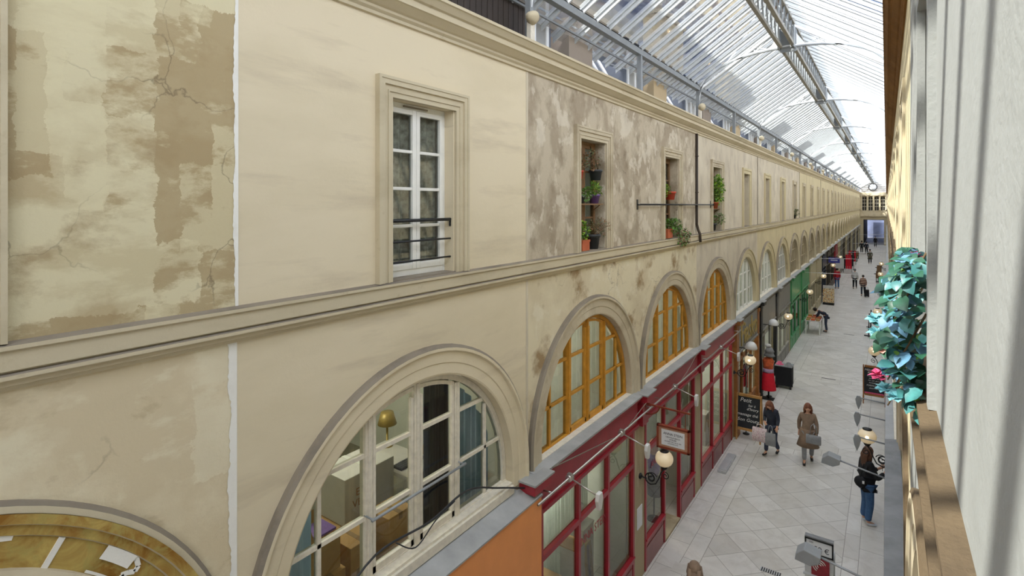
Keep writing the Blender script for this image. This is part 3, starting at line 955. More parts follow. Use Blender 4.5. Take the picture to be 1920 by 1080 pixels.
for k in range(8, KMAX + 1):
    fr = 'beige_blind'
    arch_window('L', k, fr, 'stone_trim' if k < 12 else 'plaster_yellow', '%s arched window of the left wall, beige, counted from the white one over orange' % ORD[k],
                None if k in (12, 13) else 'beige_blind', detail=1, dark_back=k in (12, 13), edge='dust_grey' if k < 14 else 'stone_dirty')

# ---- blind arch with yellow marbled lunette at the lower left
def lunette(k):
    cy = CY(k)
    t = struct(empty(next_win(), (XL, cy, Z_BASE)), 'blind arch with yellow marbled tympanum and white scrolls at lower left', 'blind arch')
    n = 48
    def rings(prof, name, mats, mis):
        mb = MB()
        lines = [[(XL + d, y, z) for y, z in arch_pts(cy, r, n)] for r, d in prof]
        for i in range(len(lines) - 1):
            for j in range(len(lines[0]) - 1):
                mb.quad(lines[i][j], lines[i][j + 1], lines[i + 1][j + 1], lines[i + 1][j], mis[i])
        return mb.build(name, mats, t, fix=False)
    rings([(R_OUT + 0.0, 0), (R_OUT, 0.02), (R_OUT - 0.025, 0.03), (R_OUT - 0.06, 0.035)], 'hood_moulding', ['dust_grey', 'stone_trim'], [0, 0, 1])
    rings([(R_OUT - 0.06, 0.045), (R_OUT - 0.11, 0.05), (R_OUT - 0.12, 0.03), (R_OUT - 0.17, 0.03), (R_OUT - 0.18, 0.01)], 'archivolt', ['stone_trim', 'yellow_marbling'], [1, 0, 1, 0])
    mb = MB()
    poly = arch_pts(cy, R_OUT - 0.18, n)
    mb.add([(XL + 0.012, y, z) for y, z in poly], [tuple(range(len(poly)))], 0)
    mb.build('tympanum', 'yellow_marbling', t, fix=False)
    # pale inner ring and white joints and scrolls
    rings([(1.57, 0.012), (1.57, 0.05), (1.53, 0.07), (1.44, 0.06), (1.40, 0.02)], 'inner_ring', ['stone_trim'], [0, 0, 0, 0])
    P = lambda r, a: (XL + 0.014, cy + r * math.cos(math.radians(a)), Z_ARC + r * math.sin(math.radians(a)))
    mb = MB()
    for a in (58, 20, 90, 127):
        mb.bar(P(1.565, a), P(R_OUT - 0.18, a), 0.032, 0.012, up=(1, 0, 0))
    for s in (-1, 1):
        for base in (74, 36):
            pts = [P(1.72, base + s * 8), P(1.715, base + s * 5.5), P(1.69, base + s * 4), P(1.66, base + s * 3.8), P(1.64, base + s * 5), P(1.615, base + s * 6), P(1.59, base + s * 4.5), P(1.585, base + s * 1.5), P(1.60, base - s * 2), P(1.605, base - s * 5), P(1.58, base - s * 6)]
            for a, b in zip(pts[:-1], pts[1:]): mb.bar(a, b, 0.028, 0.012, up=(1, 0, 0))
    mb.build('white_scrolls', 'filler_white', t)
    mb = MB()
    for a0, a1, r0, r1 in ((42, 49, 1.655, 1.73), (43, 50, 1.575, 1.59)):
        pts = [P(r0, a0 + (a1 - a0) * i / 6) for i in range(7)] + [P(r1, a1 - (a1 - a0) * i / 6) for i in range(7)]
        mb.add([(p[0] + 0.012, p[1], p[2]) for p in pts], [tuple(range(len(pts)))], 0)
    mb.build('bare_patch', 'filler_white', t, fix=False)
lunette(0)
lun = None

# ---- right wall
for k in range(1, KMAX + 1):
    near = k < 5
    upper_window('R', k, 'white_paint', 'stone_trim' if k > 1 else 'plaster_white', '%s upper window along the right wall, seen edge-on' % ORD[k], rec=0.18, curt='beige_blind' if near else None, detail=1 if near else 0)
    arch_window('R', k, 'white_paint', 'stone_trim' if k % 2 else 'stone_dirty', '%s arched window along the right wall, seen edge-on below the string course' % ORD[k], 'beige_blind' if near else None, detail=1, edge='stone_sill')

# ------------------------------------------------------------------ floors and rooms behind the walls
mb = MB()
mb.box(-8.2, XL - 0.21, Y0, Y1, 3.05, 3.15)
struct(mb.build('floor_upper', 'linoleum'), 'intermediate floor behind the arched windows on the left', 'floor')
mb = MB()
mb.box(-8.2, XL - 0.21, Y0, Y1, Z_STR - 0.3, Z_STR - 0.05)
struct(mb.build('ceiling_upper', 'room_wall'), 'ceiling above the rooms behind the left arched windows', 'ceiling')
mb = MB()
mb.box(-8.3, -8.2, Y0, Y1, 0, Z_TOP)
struct(mb.build('wall_back', 'room_wall'), 'back wall of the rooms and shops on the left', 'wall')
mb = MB()
mb.box(1.5, 1.6, Y0, Y1, 0, Z_TOP)
struct(mb.build('wall_back_right', 'room_wall'), 'back wall behind the right-hand windows and shops', 'wall')
mb = MB()
mb.box(XR + 0.22, 1.5, Y0, Y1, Z_STR - 0.3, Z_STR - 0.05)
mb.box(XR + 0.22, 1.5, Y0, Y1, Z_BASE - 0.2, Z_BASE - 0.02)
struct(mb.build('floor_upper_right', 'linoleum'), 'upper floors behind the right-hand wall', 'floor')
for k in (1, 2, 3, 4, 5, 6, 8, 10):
    mb = MB(); mb.box(-8.2, XL - 0.21, J(k) - 0.06, J(k) + 0.06, 0, Z_STR - 0.3)
    struct(mb.build('partition_wall', 'shop_wall'), 'party wall between the %s and next unit behind the left shopfronts' % ORD[k], 'wall')
# lamps added under the ceilings to brighten the rooms and shops behind the glass
def fill_lamp(x, y, z, watts, label, r=0.16):
    t = tag(empty('fill_lamp', (x, y, z)), label, 'added lamp')
    mb = MB(); mb.lathe([(0.05, 0.0), (0.06, -0.03), (0.012, -0.05), (0.012, -0.10)], (x, y, z), 12); mb.build('rose', 'iron_white', t)
    mb = MB(); mb.lathe([(0.03, -0.10), (r * 0.7, -0.12), (r, -0.2), (r * 0.75, -0.28), (0.03, -0.30)], (x, y, z), 14); mb.build('shade', 'lamp_lit', t)
    d = bpy.data.lights.new('lamp', 'POINT'); d.energy = watts; d.shadow_soft_size = 0.25; d.color = (1.0, 0.97, 0.92)
    o = bpy.data.objects.new('fill_light', d); C.objects.link(o); o.location = (0, 0, -0.6); o.parent = t
for k in range(1, 8):
    fill_lamp(-5.9, CY(k) - 0.2, Z_STR - 0.3, 46 if k == 1 else 45, 'added fill lamp in the room behind the %s arched window' % ORD[k])
    if k > 1: fill_lamp(-5.4, CY(k) + 0.3, 3.05, 42 if k != 3 else 18, 'added fill lamp inside the %s shop of the left side' % ORD[k])

# closed end behind the viewer
mb = MB(); mb.box(-4.4, 0.8, Y0 - 0.3, Y0 - 0.1, 0, 10)
struct(mb.build('wall_near', 'plaster_cream'), 'cream wall closing the arcade behind the viewer', 'wall')

# ------------------------------------------------------------------ shopfronts
def shopfront(side, k, paint, label, z_cap=3.64, cap_out=0.19, fas=(3.10, 3.58), fas_mat=None, plinth=None, front=0.06, trans=2.34, divs=(1.405, 2.455), door=None, cap_mat='zinc', detail=2, console=True, glass_='shop_glass', group=None, post=None):
    o = right_off(side)
    y0, y1 = J(k) + o, J(k) + BAY + o
    t = tag(empty('shopfront', (side_x(side, 0), (y0 + y1) / 2, 0)), label, 'shopfront', group)
    ye = y1
    if side == 'L': y1 = y1 - 0.245
    fas_mat = fas_mat or paint
    plinth = plinth or paint
    mb = MB()
    # sloping zinc capping from the wall down to the front edge
    xa, xb = side_x(side, 0.0), side_x(side, -cap_out)
    zt = z_cap + 0.03
    mb.add([(xa, y0, zt), (xb, y0, z_cap), (xb, y1, z_cap), (xa, y1, zt), (xa, y0, zt - 0.05), (xb, y0, z_cap - 0.03), (xb, y1, z_cap - 0.03), (xa, y1, zt - 0.05)],
           [(0, 1, 2, 3), (7, 6, 5, 4), (1, 5, 6, 2), (0, 4, 5, 1), (3, 2, 6, 7), (0, 3, 7, 4)])
    mb.build('capping', cap_mat, t)
    mb = MB()
    bx(mb, side, -0.10, 0.02, y0 + 0.004, y1 - 0.004, fas[0], min(fas[1], z_cap - 0.03))
    bx(mb, side, -0.13, 0.02, y0, y1, fas[0] - 0.06, fas[0])
    bx(mb, side, -cap_out + 0.03, 0.02, y0, y1, z_cap - 0.1, z_cap - 0.03)
    mb.build('fascia', fas_mat, t, bevel=0.006 if detail == 2 else 0)
    if console:
        mb = MB()
        bx(mb, side, -cap_out - 0.08, 0.0, y0 - 0.22, y0 + 0.22, z_cap - 0.14, z_cap - 0.012)
        bx(mb, side, -0.16, 0.0, y0 - 0.15, y0 + 0.15, fas[0] - 0.08, z_cap - 0.14)
        mb.build('console', post or paint, t, bevel=0.006)
        mb = MB(); bx(mb, side, -cap_out - 0.10, 0.0, y0 - 0.24, y0 + 0.24, z_cap - 0.012, z_cap + 0.012)
        mb.build('console_capping', cap_mat, t)
    y1 = ye
    a, b = y0 + 0.27, y1 - 0.27
    ztop = fas[0] - 0.06
    # uprights
    w_ = 0.075
    for y in [a + w_ / 2, b - w_ / 2] + [y0 + d for d in divs]:
        mb = MB(); bx(mb, side, -0.05 - front * 0, 0.03, y - w_ / 2, y + w_ / 2, 0.02, ztop)
        mb.build('mullion', paint, t, bevel=0.005 if detail == 2 else 0)
    edges = [a] + [y0 + d for d in divs] + [b]
    x = side_x(side, 0.0)
    for i, (p, q) in enumerate(zip(edges[:-1], edges[1:])):
        isdoor = door == i
        mb = MB()
        bx(mb, side, -0.055, 0.02, p + 0.03, q - 0.03, trans - 0.04, trans + 0.04)
        mb.build('transom', paint, t)
        if not isdoor:
            mb = MB()
            bx(mb, side, -0.055, 0.02, p + 0.03, q - 0.03, 0.52, 0.62)
            bx(mb, side, -0.075, 0.02, p + 0.03, q - 0.03, 0.60, 0.635)
            mb.build('rail', paint, t)
        g = MB()
        g.quad((x, p, trans), (x, q, trans), (x, q, ztop), (x, p, ztop))
        if not isdoor: g.quad((x, p, 0.6), (x, q, 0.6), (x, q, trans), (x, p, trans))
        g.build('pane', glass_, t, fix=False)
        if not isdoor:
            mb = MB(); bx(mb, side, -0.03, 0.02, p + 0.03, q - 0.03, 0.0, 0.53)
            if detail == 2: bx(mb, side, -0.042, 0.02, p + 0.10, q - 0.10, 0.1, 0.44)
            mb.build('stall_riser', plinth, t)
        else:
            mb = MB(); bx(mb, side, -0.05, 0.35, p + 0.04, q - 0.04, 0.0, 0.05)
            mb.build('threshold', 'stone_pier', t)
    if post:
        for y in (y0 + 0.13, y1 - 0.4):
            mb = MB(); bx(mb, side, -0.13, 0.0, y - 0.11, y + 0.11, 0.0, fas[1])
            bx(mb, side, -0.155, 0.0, y - 0.13, y + 0.13, 0.0, 0.35); bx(mb, side, -0.155, 0.0, y - 0.13, y + 0.13, fas[1] - 0.12, fas[1])
            mb.build('post', post, t, bevel=0.01)
    return t

for k in (-1, 0, 1):
    y0, y1 = J(k), J(k) + BAY - 0.03
    t = tag(empty('shopfront', (XL, (y0 + y1) / 2, 0)),
            {1: 'orange painted shopfront below the white arched window', 0: 'orange shopfront below the yellow marbled arch, at the picture edge', -1: 'orange shopfront outside the picture'}[k], 'shopfront')
    mb = MB()
    mb.add([(XL, y0, 3.55), (XL + 0.27, y0, 3.46), (XL + 0.27, y1, 3.46), (XL, y1, 3.55), (XL, y0, 3.5), (XL + 0.27, y0, 3.44), (XL + 0.27, y1, 3.44), (XL, y1, 3.5)],
           [(0, 1, 2, 3), (7, 6, 5, 4), (1, 5, 6, 2), (0, 4, 5, 1), (3, 2, 6, 7), (0, 3, 7, 4)])
    mb.build('capping', 'zinc', t)
    mb = MB(); mb.box(XL, XL + 0.25, y0, y1, 2.3, 3.445); mb.build('fascia', 'orange_paint', t)
    mb = MB(); mb.box(XL, XL + 0.2, y0, y1, 0, 0.6)
    for y in (y0 + 0.1, (y0 + y1) / 2, y1 - 0.1): mb.box(XL, XL + 0.2, y - 0.08, y + 0.08, 0.6, 2.3)
    mb.build('frame', 'orange_paint', t)
    g = MB(); g.quad((XL + 0.1, y0, 0.6), (XL + 0.1, y1, 0.6), (XL + 0.1, y1, 2.3), (XL + 0.1, y0, 2.3)); g.build('pane', 'dark_glass', t, fix=False)

red2 = shopfront('L', 2, 'red_paint', 'dark red shopfront with display window, nearest of the three red ones', plinth='red_plinth')
red3 = shopfront('L', 3, 'red_paint', 'dark red shopfront with open door, behind the framed hanging sign', plinth='red_plinth', door=1)
red4 = shopfront('L', 4, 'red_paint', 'dark red shopfront beside the left chalkboard', plinth='red_plinth')
oak5 = shopfront('L', 5, 'oak', 'brown wooden shopfront with gold lettering on a grey fascia', fas=(2.55, 3.44), fas_mat='grey_shop', post='oak', trans=2.2, divs=(1.2, 2.6))
shopfront('L', 6, 'grey_shop', 'grey shopfront behind the mannequin in red', fas=(2.5, 3.44), post='iron_black', trans=2.2, divs=(1.2, 2.6))
shopfront('L', 7, 'grey_shop', 'grey shopfront just before the green one', fas=(2.5, 3.44), trans=2.2, divs=(1.3, 2.5))
shopfront('L', 8, 'green_shop', 'green shopfront, nearer half', fas=(2.5, 3.44), trans=2.2, divs=(0.9, 2.1))
shopfront('L', 9, 'green_shop', 'green shopfront behind the book table', fas=(2.5, 3.44), trans=2.2, divs=(1.4, 2.4))
shopfront('L', 10, 'pale_shop', 'pale cream shopfront just past the green one', fas=(2.3, 3.44), trans=2.1, divs=(1.2, 2.4))
shopfront('L', 11, 'pale_shop', 'pale cream shopfront before the dark blue one', fas=(2.3, 3.44), trans=2.1, divs=(1.2, 2.4))
shopfront('L', 12, 'navy_shop', 'dark blue shopfront behind the blue hanging sign', fas=(2.6, 3.44), trans=2.2, detail=1)
shopfront('L', 13, 'dark_shop', 'dark brown shopfront past the blue sign', detail=1)
shopfront('L', 14, 'dark_shop', 'dark brown shopfront before the bright red one', detail=1)
shopfront('L', 15, 'red_paint', 'bright red shopfront far down the left side', detail=1, fas=(2.5, 3.44), trans=2.2)
for k in range(16, KMAX + 1):
    shopfront('L', k, ['dark_shop', 'pale_shop', 'grey_shop'][k % 3], '%s shopfront of the left side, beyond the bright red one' % ORD[k - 15], detail=0, console=False)
RP = ['grey_shop', 'dark_shop', 'pale_shop']
for k in range(0, KMAX + 1):
    lab = {0: 'shopfront below the viewer on the right', 1: 'right-hand shopfront with a beige ledge at lower right', 2: 'right-hand shopfront with a flat grey ledge', 3: 'right-hand shopfront beside the woman in jeans'}.get(k, '%s shopfront along the right side, seen edge-on' % ORD[k])
    shopfront('R', k, RP[k % 3], lab, z_cap={2: 4.0, 1: 3.5}.get(k, 3.5), cap_out=0.165 if k != 1 else 0.16, cap_mat={1: 'stone_sill', 2: 'bitumen'}.get(k, 'zinc'),
              front=0.02, detail=0, console=False, fas=(3.0, 3.45))

# gold name on the grey fascia, red name on the shop glass
text('lettering', 'Fiasko', 1.05, 'gold_leaf', oak5, (XL + 0.115, CY(5) - 0.0, 2.98), (PI / 2, 0, PI / 2), 0.012)
text('lettering', 'ANNA STEIN', 0.185, 'red_paint', red2, (XL + 0.008, J(2) + 1.93, 1.92), (PI / 2, 0, PI / 2), 0.002)
text('lettering', 'ANNA', 0.185, 'red_paint', red3, (XL + 0.008, J(3) + 0.95, 1.92), (PI / 2, 0, PI / 2), 0.002)

# ------------------------------------------------------------------ glass roof
RX, RZ, LZ = -1.86, EYE + 4.30, EYE + 3.60
XE_L, XE_R = -3.86, XR - 0.02
SL = (RZ - Z_EAVE - 0.12) / (RX - XE_L)
YR0, YR1 = Y0 - 0.1, J(KMAX) + BAY + 0.2
roof = struct(empty('ceiling', (RX, (YR0 + YR1) / 2, RZ)), 'glazed iron roof over the arcade', 'glass roof')
def roof_z(x): return RZ - SL * abs(x - RX)
for s, xo in ((-1, -4.35), (1, 0.75)):
    g = MB()
    n = 1
    g.quad((RX, YR0, RZ), (RX, YR1, RZ), (xo, YR1, roof_z(xo)), (xo, YR0, roof_z(xo)))
    g.build('glazing', 'roof_glass', roof, fix=False)
    mb = MB()
    y = YR0 + 0.1
    while y < YR1:
        dz = 0.085
        a, b = (RX + s * 0.05, roof_z(RX + 0.05)), (xo, roof_z(xo))
        for (w2, zt, zb) in ((0.016, -0.005, -dz), (0.034, 0.03, -0.005)):
            v = []
            for (x, z) in (a, b):
                v += [(x, y - w2, z + zb), (x, y + w2, z + zb), (x, y + w2, z + zt), (x, y - w2, z + zt)]
            mb.add(v, [(0, 3, 2, 1), (4, 5, 6, 7), (0, 1, 5, 4), (1, 2, 6, 5), (2, 3, 7, 6), (3, 0, 4, 7)])
        y += BAY / 8
    mb.build('glazing_bars', 'roof_bar', roof)
# ridge girder
mb = MB()
for dx in (-0.13, 0.13):
    mb.box(RX + dx - 0.035, RX + dx + 0.035, YR0, YR1, LZ - 0.02, LZ + 0.05)
    mb.box(RX + dx - 0.035, RX + dx + 0.035, YR0, YR1, RZ - 0.22, RZ - 0.14)
mb.box(RX - 0.14, RX + 0.14, YR0, YR1, RZ - 0.05, RZ + 0.03)
mb.build('ridge_girder', 'girder', roof)
mb = MB()
n = int((YR1 - YR0) / 0.48)
for i in range(n):
    ya = YR0 + i * 0.48
    for dx in (-0.13, 0.13):
        mb.bar((RX + dx, ya, LZ + 0.02), (RX + dx, ya + 0.24, RZ - 0.18), 0.03, 0.02)
        mb.bar((RX + dx, ya + 0.24, RZ - 0.18), (RX + dx, ya + 0.48, LZ + 0.02), 0.03, 0.02)
mb.build('lattice', 'iron_grey', roof)
mb = MB()
n = int((YR1 - YR0) / 0.32)
for i in range(n):
    mb.box(RX - 0.16, RX + 0.16, YR0 + i * 0.32, YR0 + i * 0.32 + 0.05, RZ - 0.14, RZ - 0.09)
mb.build('ridge_blocks', 'brown_wood', roof)
# eave beams
for x in (XE_L, XE_R):
    mb = MB()
    mb.box(x - 0.05, x + 0.05, YR0, YR1, Z_EAVE - 0.02, Z_EAVE + 0.10)
    mb.box(x - 0.08, x + 0.05, YR0, YR1, Z_EAVE + 0.085, Z_EAVE + 0.10)
    mb.box(x - 0.22, x - 0.19, YR0, YR1, Z_EAVE - 0.16, Z_EAVE - 0.13) if x < -1 else None
    mb.build('eave_beam', 'iron_grey', roof)
for k in range(KMIN, KMAX + 1):
    for x in (XE_L, XE_R):
        mb = MB(); mb.box(x - 0.04, x + 0.04, J(k) - 0.04, J(k) + 0.04, Z_COR + 0.2, Z_EAVE)
        mb.box(x - 0.07, x + 0.07, J(k) - 0.07, J(k) + 0.07, Z_COR + 0.2, Z_COR + 0.30)
        mb.build('post', 'iron_grey', roof)
def rib(y, detail=True):
    """lattice rib: curved lower chord, straight upper chord, crossed webs and end plates"""
    mb, lo = MB(), MB()
    for s in (-1, 1):
        xe = XE_L if s < 0 else XE_R
        foot = Vector((xe, y, Z_EAVE - 0.55))
        low = []
        for i in range(11):
            u = i / 10
            a = u * PI / 2
            x = RX + (xe - RX) * math.cos(a) ** 0.9
            zz = foot.z + (LZ + 0.02 - foot.z) * math.sin(a) ** 0.62
            low.append(Vector((x, y, zz)))
        for a, b in zip(low[:-1], low[1:]): mb.bar(a, b, 0.055, 0.03); lo.bar(a - Vector((0, 0, .03)), b - Vector((0, 0, .03)), 0.06, 0.03)
        up = [Vector((x.x, y, roof_z(x.x) - 0.14)) for x in low]
        mb.bar(up[0], up[-1], 0.06, 0.05)
        for i in range(2, 9, 2):
            mb.bar(low[i], up[i + 1], 0.03, 0.012); mb.bar(up[i], low[i + 1], 0.03, 0.012)
            mb.bar(low[i], up[i], 0.03, 0.012)
        # end plates
        for tri in ((low[0], low[2], up[0]), (low[10], low[9], up[10])):
            A, B, D = tri
            mb.add([(p.x, p.y + e, p.z) for e in (-0.01, 0.01) for p in (A, B, D)], [(0, 1, 2), (5, 4, 3), (0, 3, 4, 1), (1, 4, 5, 2), (2, 5, 3, 0)])
    return mb, lo
for k in range(KMIN + 1, KMAX + 1, 2):
    r0, r1 = rib(J(k))
    r0 = r0.build('rib', 'iron_white', roof); r1.build('lower_flange', 'iron_grey', r0)
    mb = MB(); mb.box(RX - 0.19, RX + 0.19, J(k) - 0.012, J(k) + 0.012, LZ - 0.12, RZ - 0.05)
    mb.box(RX - 0.17, RX - 0.145, J(k) - 0.22, J(k) + 0.22, LZ - 0.06, LZ + 0.42); mb.box(RX + 0.145, RX + 0.17, J(k) - 0.22, J(k) + 0.22, LZ - 0.06, LZ + 0.42)
    mb.build('gusset', 'iron_grey', roof)

# small floodlights clamped to the posts above the cornice
for k in range(2, KMAX + 1, 2):
    x, y, z = XE_L + 0.1, J(k) - 0.12, Z_COR + 0.62
    t = tag(empty('floodlight', (x, y, z)), 'small round floodlight on the %s roof post of the left eave' % ORD[k], 'lamp', 'floodlights along the left eave')
    mb = MB(); mb.lathe([(0.03, -0.1), (0.06, -0.06), (0.085, 0.0), (0.095, 0.03), (0.075, 0.035)], (x + 0.02, y, z), 14, axis='y', sx=1, sy=1)
    mb.build('housing', 'stone_trim', t)
    mb = MB(); mb.ball((x + 0.02, y + 0.0, z), 0.05, 0.03, 0.05, 10); mb.build('bulb', 'lamp_lit' if k > 3 else 'globe_white', t)
    mb = MB(); mb.bar((x, y + 0.05, z), (XE_L, J(k), z), 0.025); mb.box(x - 0.06, x, y + 0.0, y + 0.1, z - 0.32, z - 0.05); mb.build('bracket', 'old_white_paint', t)

# ------------------------------------------------------------------ mansard and houses above the left wall
mb = MB()
mb.add([(-4.32, Y0, 9.25), (-4.32, Y1, 9.25), (-5.3, Y1, 11.1), (-5.3, Y0, 11.1), (-8.2, Y0, 11.1), (-8.2, Y1, 11.1)], [(0, 1, 2, 3), (3, 2, 5, 4)])
mb.box(-4.4, -3.9, Y0, Y1, 9.0, 9.24)
struct(mb.build('roof_mansard', 'zinc_roof', loc=(-4.3, 50, 9.2), fix=False), 'grey zinc mansard roof behind the left eave', 'roof')
for k in range(1, KMAX + 1):
    y = J(k) + 0.75
    lab = '%s dormer above the left cornice, behind the eave posts' % ORD[k]
    t = tag(empty('dormer', (-4.7, y, 9.3)), lab, 'dormer', 'dormers of the zinc mansard')
    mb = MB(); mb.box(-5.4, -4.28, y - 0.5, y + 0.5, 9.24, 10.5); mb.add([(-4.2, y - 0.58, 10.5), (-4.2, y + 0.58, 10.5), (-5.4, y + 0.58, 10.75), (-5.4, y - 0.58, 10.75)], [(0, 1, 2, 3)])
    mb.build('cheeks', 'zinc_roof', t)
    mb = MB()
    for (a, b, c, d) in ((-0.4, 0.4, 9.4, 9.47), (-0.4, 0.4, 10.33, 10.4), (-0.4, -0.33, 9.4, 10.4), (0.33, 0.4, 9.4, 10.4), (-0.03, 0.03, 9.4, 10.4)):
        mb.box(-4.29, -4.25, y + a, y + b, c, d)
    mb.build('window_frame', 'iron_white', t)
    g = MB(); g.quad((-4.27, y - 0.36, 9.44), (-4.27, y + 0.36, 9.44), (-4.27, y + 0.36, 10.36), (-4.27, y - 0.36, 10.36)); g.build('pane', 'chrome', t, fix=False)
    y = J(k) + 2.15
    mb = MB(); mb.box(-5.2, -4.22, y - 0.42, y + 0.42, 9.24, 10.25)
    tag(mb.build('parapet_wall', 'facade_beige' if k % 2 else 'facade_grey'), '%s plastered upstand between dormers above the left cornice' % ORD[k], 'parapet', 'upstands between the dormers')
    y = J(k) + 3.15
    t = tag(empty('skylight', (-4.6, y, 9.3)), '%s tilted roof light above the left cornice' % ORD[k], 'skylight', 'tilted roof lights on the mansard')
    mb = MB()
    for yy in (y - 0.42, y, y + 0.42): mb.bar((-4.2, yy, 9.32), (-4.75, yy, 10.25), 0.05)
    mb.bar((-4.2, y - 0.42, 9.32), (-4.2, y + 0.42, 9.32), 0.05); mb.bar((-4.75, y - 0.42, 10.25), (-4.75, y + 0.42, 10.25), 0.05)
    mb.build('frame', 'iron_white', t)
    g = MB(); g.quad((-4.2, y - 0.42, 9.32), (-4.2, y + 0.42, 9.32), (-4.75, y + 0.42, 10.25), (-4.75, y - 0.42, 10.25)); g.build('pane', 'lens_glass', t, fix=False)
mb = MB()
for i in range(16):
    mb.box(-4.17 - 0.012 * (i % 2), -4.13, J(1) + 2.5 + i * 0.115, J(1) + 2.5 + i * 0.115 + 0.105, 9.24, 10.35)
struct(mb.build('wall_boards', 'iron_brown'), 'dark upright boards above the near cornice', 'boards')

for i in range(12):
    ya = 14.4 + 2 * BAY * i
    t = tag(empty('chimney_stack', (-5.35, ya + 1.5, 10.8)), 'broad plastered chimney stack, %s one above the left eave' % ORD[i + 1], 'chimney', 'chimney stacks above the left eave')
    mb = MB(); mb.box(-5.6, -5.1, ya, ya + 2.0, 10.6, 12.5); mb.build('stack', 'facade_beige', t)
    mb = MB(); mb.box(-5.66, -5.04, ya - 0.06, ya + 2.06, 12.5, 12.6); mb.build('coping', 'stone_dirty', t)
    for j in range(2):
        mb = MB(); mb.lathe([(0.12, 12.58), (0.10, 12.85), (0.13, 12.88), (0.13, 12.92)], (-5.35, ya + 0.5 + j * 1.0, 0), 10); mb.build('chimney_pot', 'facade_grey', t)

def house(x0, x1, y0, y1, z1, mat, label, wins, roofmat='zinc_roof'):
    t = tag(empty('building', ((x0 + x1) / 2, (y0 + y1) / 2, 0)), label, 'building')
    mb = MB(); mb.box(x0, x1, y0, y1, 0, z1); mb.build('walls', mat, t)
    mb = MB(); mb.box(x0 - 0.2, x1 + 0.25, y0 - 0.2, y1 + 0.2, z1, z1 + 0.35); mb.build('cornice', roofmat, t)
    for (y, z) in wins:
        mb = MB(); mb.box(x1 - 0.05, x1 + 0.05, y - 0.55, y + 0.55, z - 0.95, z + 0.95)
        w_ = mb.build('window', 'iron_white', t)
        g = MB(); g.quad((x1 + 0.06, y - 0.45, z - 0.85), (x1 + 0.06, y + 0.45, z - 0.85), (x1 + 0.06, y + 0.45, z + 0.85), (x1 + 0.06, y - 0.45, z + 0.85)); g.build('pane', 'zinc_roof', w_, fix=False)
house(-16, -8.4, 4.0, 12.5, 16.2, 'facade_beige', 'tall beige house seen through the glass roof at upper left', [(y, z) for y in (6.5, 10) for z in (11.5, 14.3)])
house(-16, -8.4, 12.8, 21.0, 14.0, 'facade_beige', 'lower beige house beside the tall one behind the glass roof', [(y, 12.0) for y in (15, 18.5)])
house(-16, -9.5, 26, 34, 13.0, 'facade_grey', 'lower grey house behind the glass roof', [(y, 11.5) for y in (27.5, 30, 32.5)])
house(-16, -9.6, 42, 54, 13.0, 'facade_beige', 'distant beige house behind the left eave', [(y, 11.5) for y in (44, 48, 52)])

# ------------------------------------------------------------------ far end of the arcade
ye = Y1
endw = struct(empty('wall_end', (RX, ye, 0)), 'far end wall with columns, dark passage and clock', 'wall')
mb = MB()
mb.box(XL, -3.35, ye, ye + 0.4, 0, 4.5); mb.box(-0.35, XR, ye, ye + 0.4, 0, 4.5)
mb.box(XL, XR, ye, ye + 0.4, 4.5, 5.1); mb.box(XL, XR, ye, ye + 0.4, 8.7, Z_COR + 0.3)
mb.box(XL, XR, ye + 0.25, ye + 0.4, 5.1, 8.7)
mb.build('masonry', 'stone_trim', endw)
mb = MB(); mb.box(XL, XR, ye - 0.25, ye + 0.1, 5.05, 5.5); mb.box(XL, XR, ye - 0.35, ye + 0.1, 8.72, 9.0); mb.box(XL, XR, ye - 0.18, ye + 0.1, 5.5, 6.1)
mb.build('cornice', 'stone_dirty', endw)
for x in (-3.7, -2.75, -1.85, -0.95, -0.05):
    mb = MB(); mb.lathe([(0.17, 6.1), (0.17, 6.2), (0.12, 6.25), (0.115, 8.3), (0.15, 8.4), (0.19, 8.55), (0.19, 8.72)], (x, ye - 0.1, 0), 12)
    mb.build('column', 'stone_trim', endw)
for x in (-3.22, -2.3, -1.4, -0.5):
    mb = MB(); mb.box(x - 0.3, x + 0.3, ye + 0.2, ye + 0.24, 6.1, 8.5); c = mb.build('opening', 'dark_room', endw)
    mb = MB()
    mb.box(x - 0.02, x + 0.02, ye + 0.16, ye + 0.2, 6.1, 8.5)
    for z in (6.8, 7.4, 8.0): mb.box(x - 0.3, x + 0.3, ye + 0.16, ye + 0.2, z - 0.03, z + 0.03)
    mb.build('glazing_bars', 'old_white_paint', c)
mb = MB(); mb.add([(XL, ye + 0.1, Z_COR + 0.3), (XR, ye + 0.1, Z_COR + 0.3), (XR, ye + 0.1, Z_EAVE + 0.1), (RX, ye + 0.1, RZ), (XL, ye + 0.1, Z_EAVE + 0.1)], [(0, 1, 2, 3, 4)])
mb.build('gable', 'white_card', endw, fix=False)
mb = MB(); 
for i in range(5): mb.bar((XL + 0.2, ye + 0.05, 9.6 + i * 0.35), (XR - 0.2, ye + 0.05, 9.6 + i * 0.35), 0.05) if i < 2 else mb.bar((RX - (1.8 - (i - 2) * 0.6), ye + 0.05, 9.6 + i * 0.35), (RX + (1.8 - (i - 2) * 0.6), ye + 0.05, 9.6 + i * 0.35), 0.05)
mb.build('gable_bars', 'iron_grey', endw)
t = tag(empty('clock', (RX - 0.1, ye - 0.1, 10.25)), 'round clock in the gable at the far end', 'clock')
mb = MB(); mb.tube([(RX - 0.1 + 0.62 * math.cos(2 * PI * i / 24), ye - 0.08, 10.25 + 0.62 * math.sin(2 * PI * i / 24)) for i in range(24)], 0.07, 6, closed=True); mb.build('rim', 'iron_black', t)
mb = MB(); mb.lathe([(0.6, 0), (0.6, 0.04)], (RX - 0.1, ye - 0.08, 10.25), 24, axis='y'); mb.build('dial', 'paper', t)
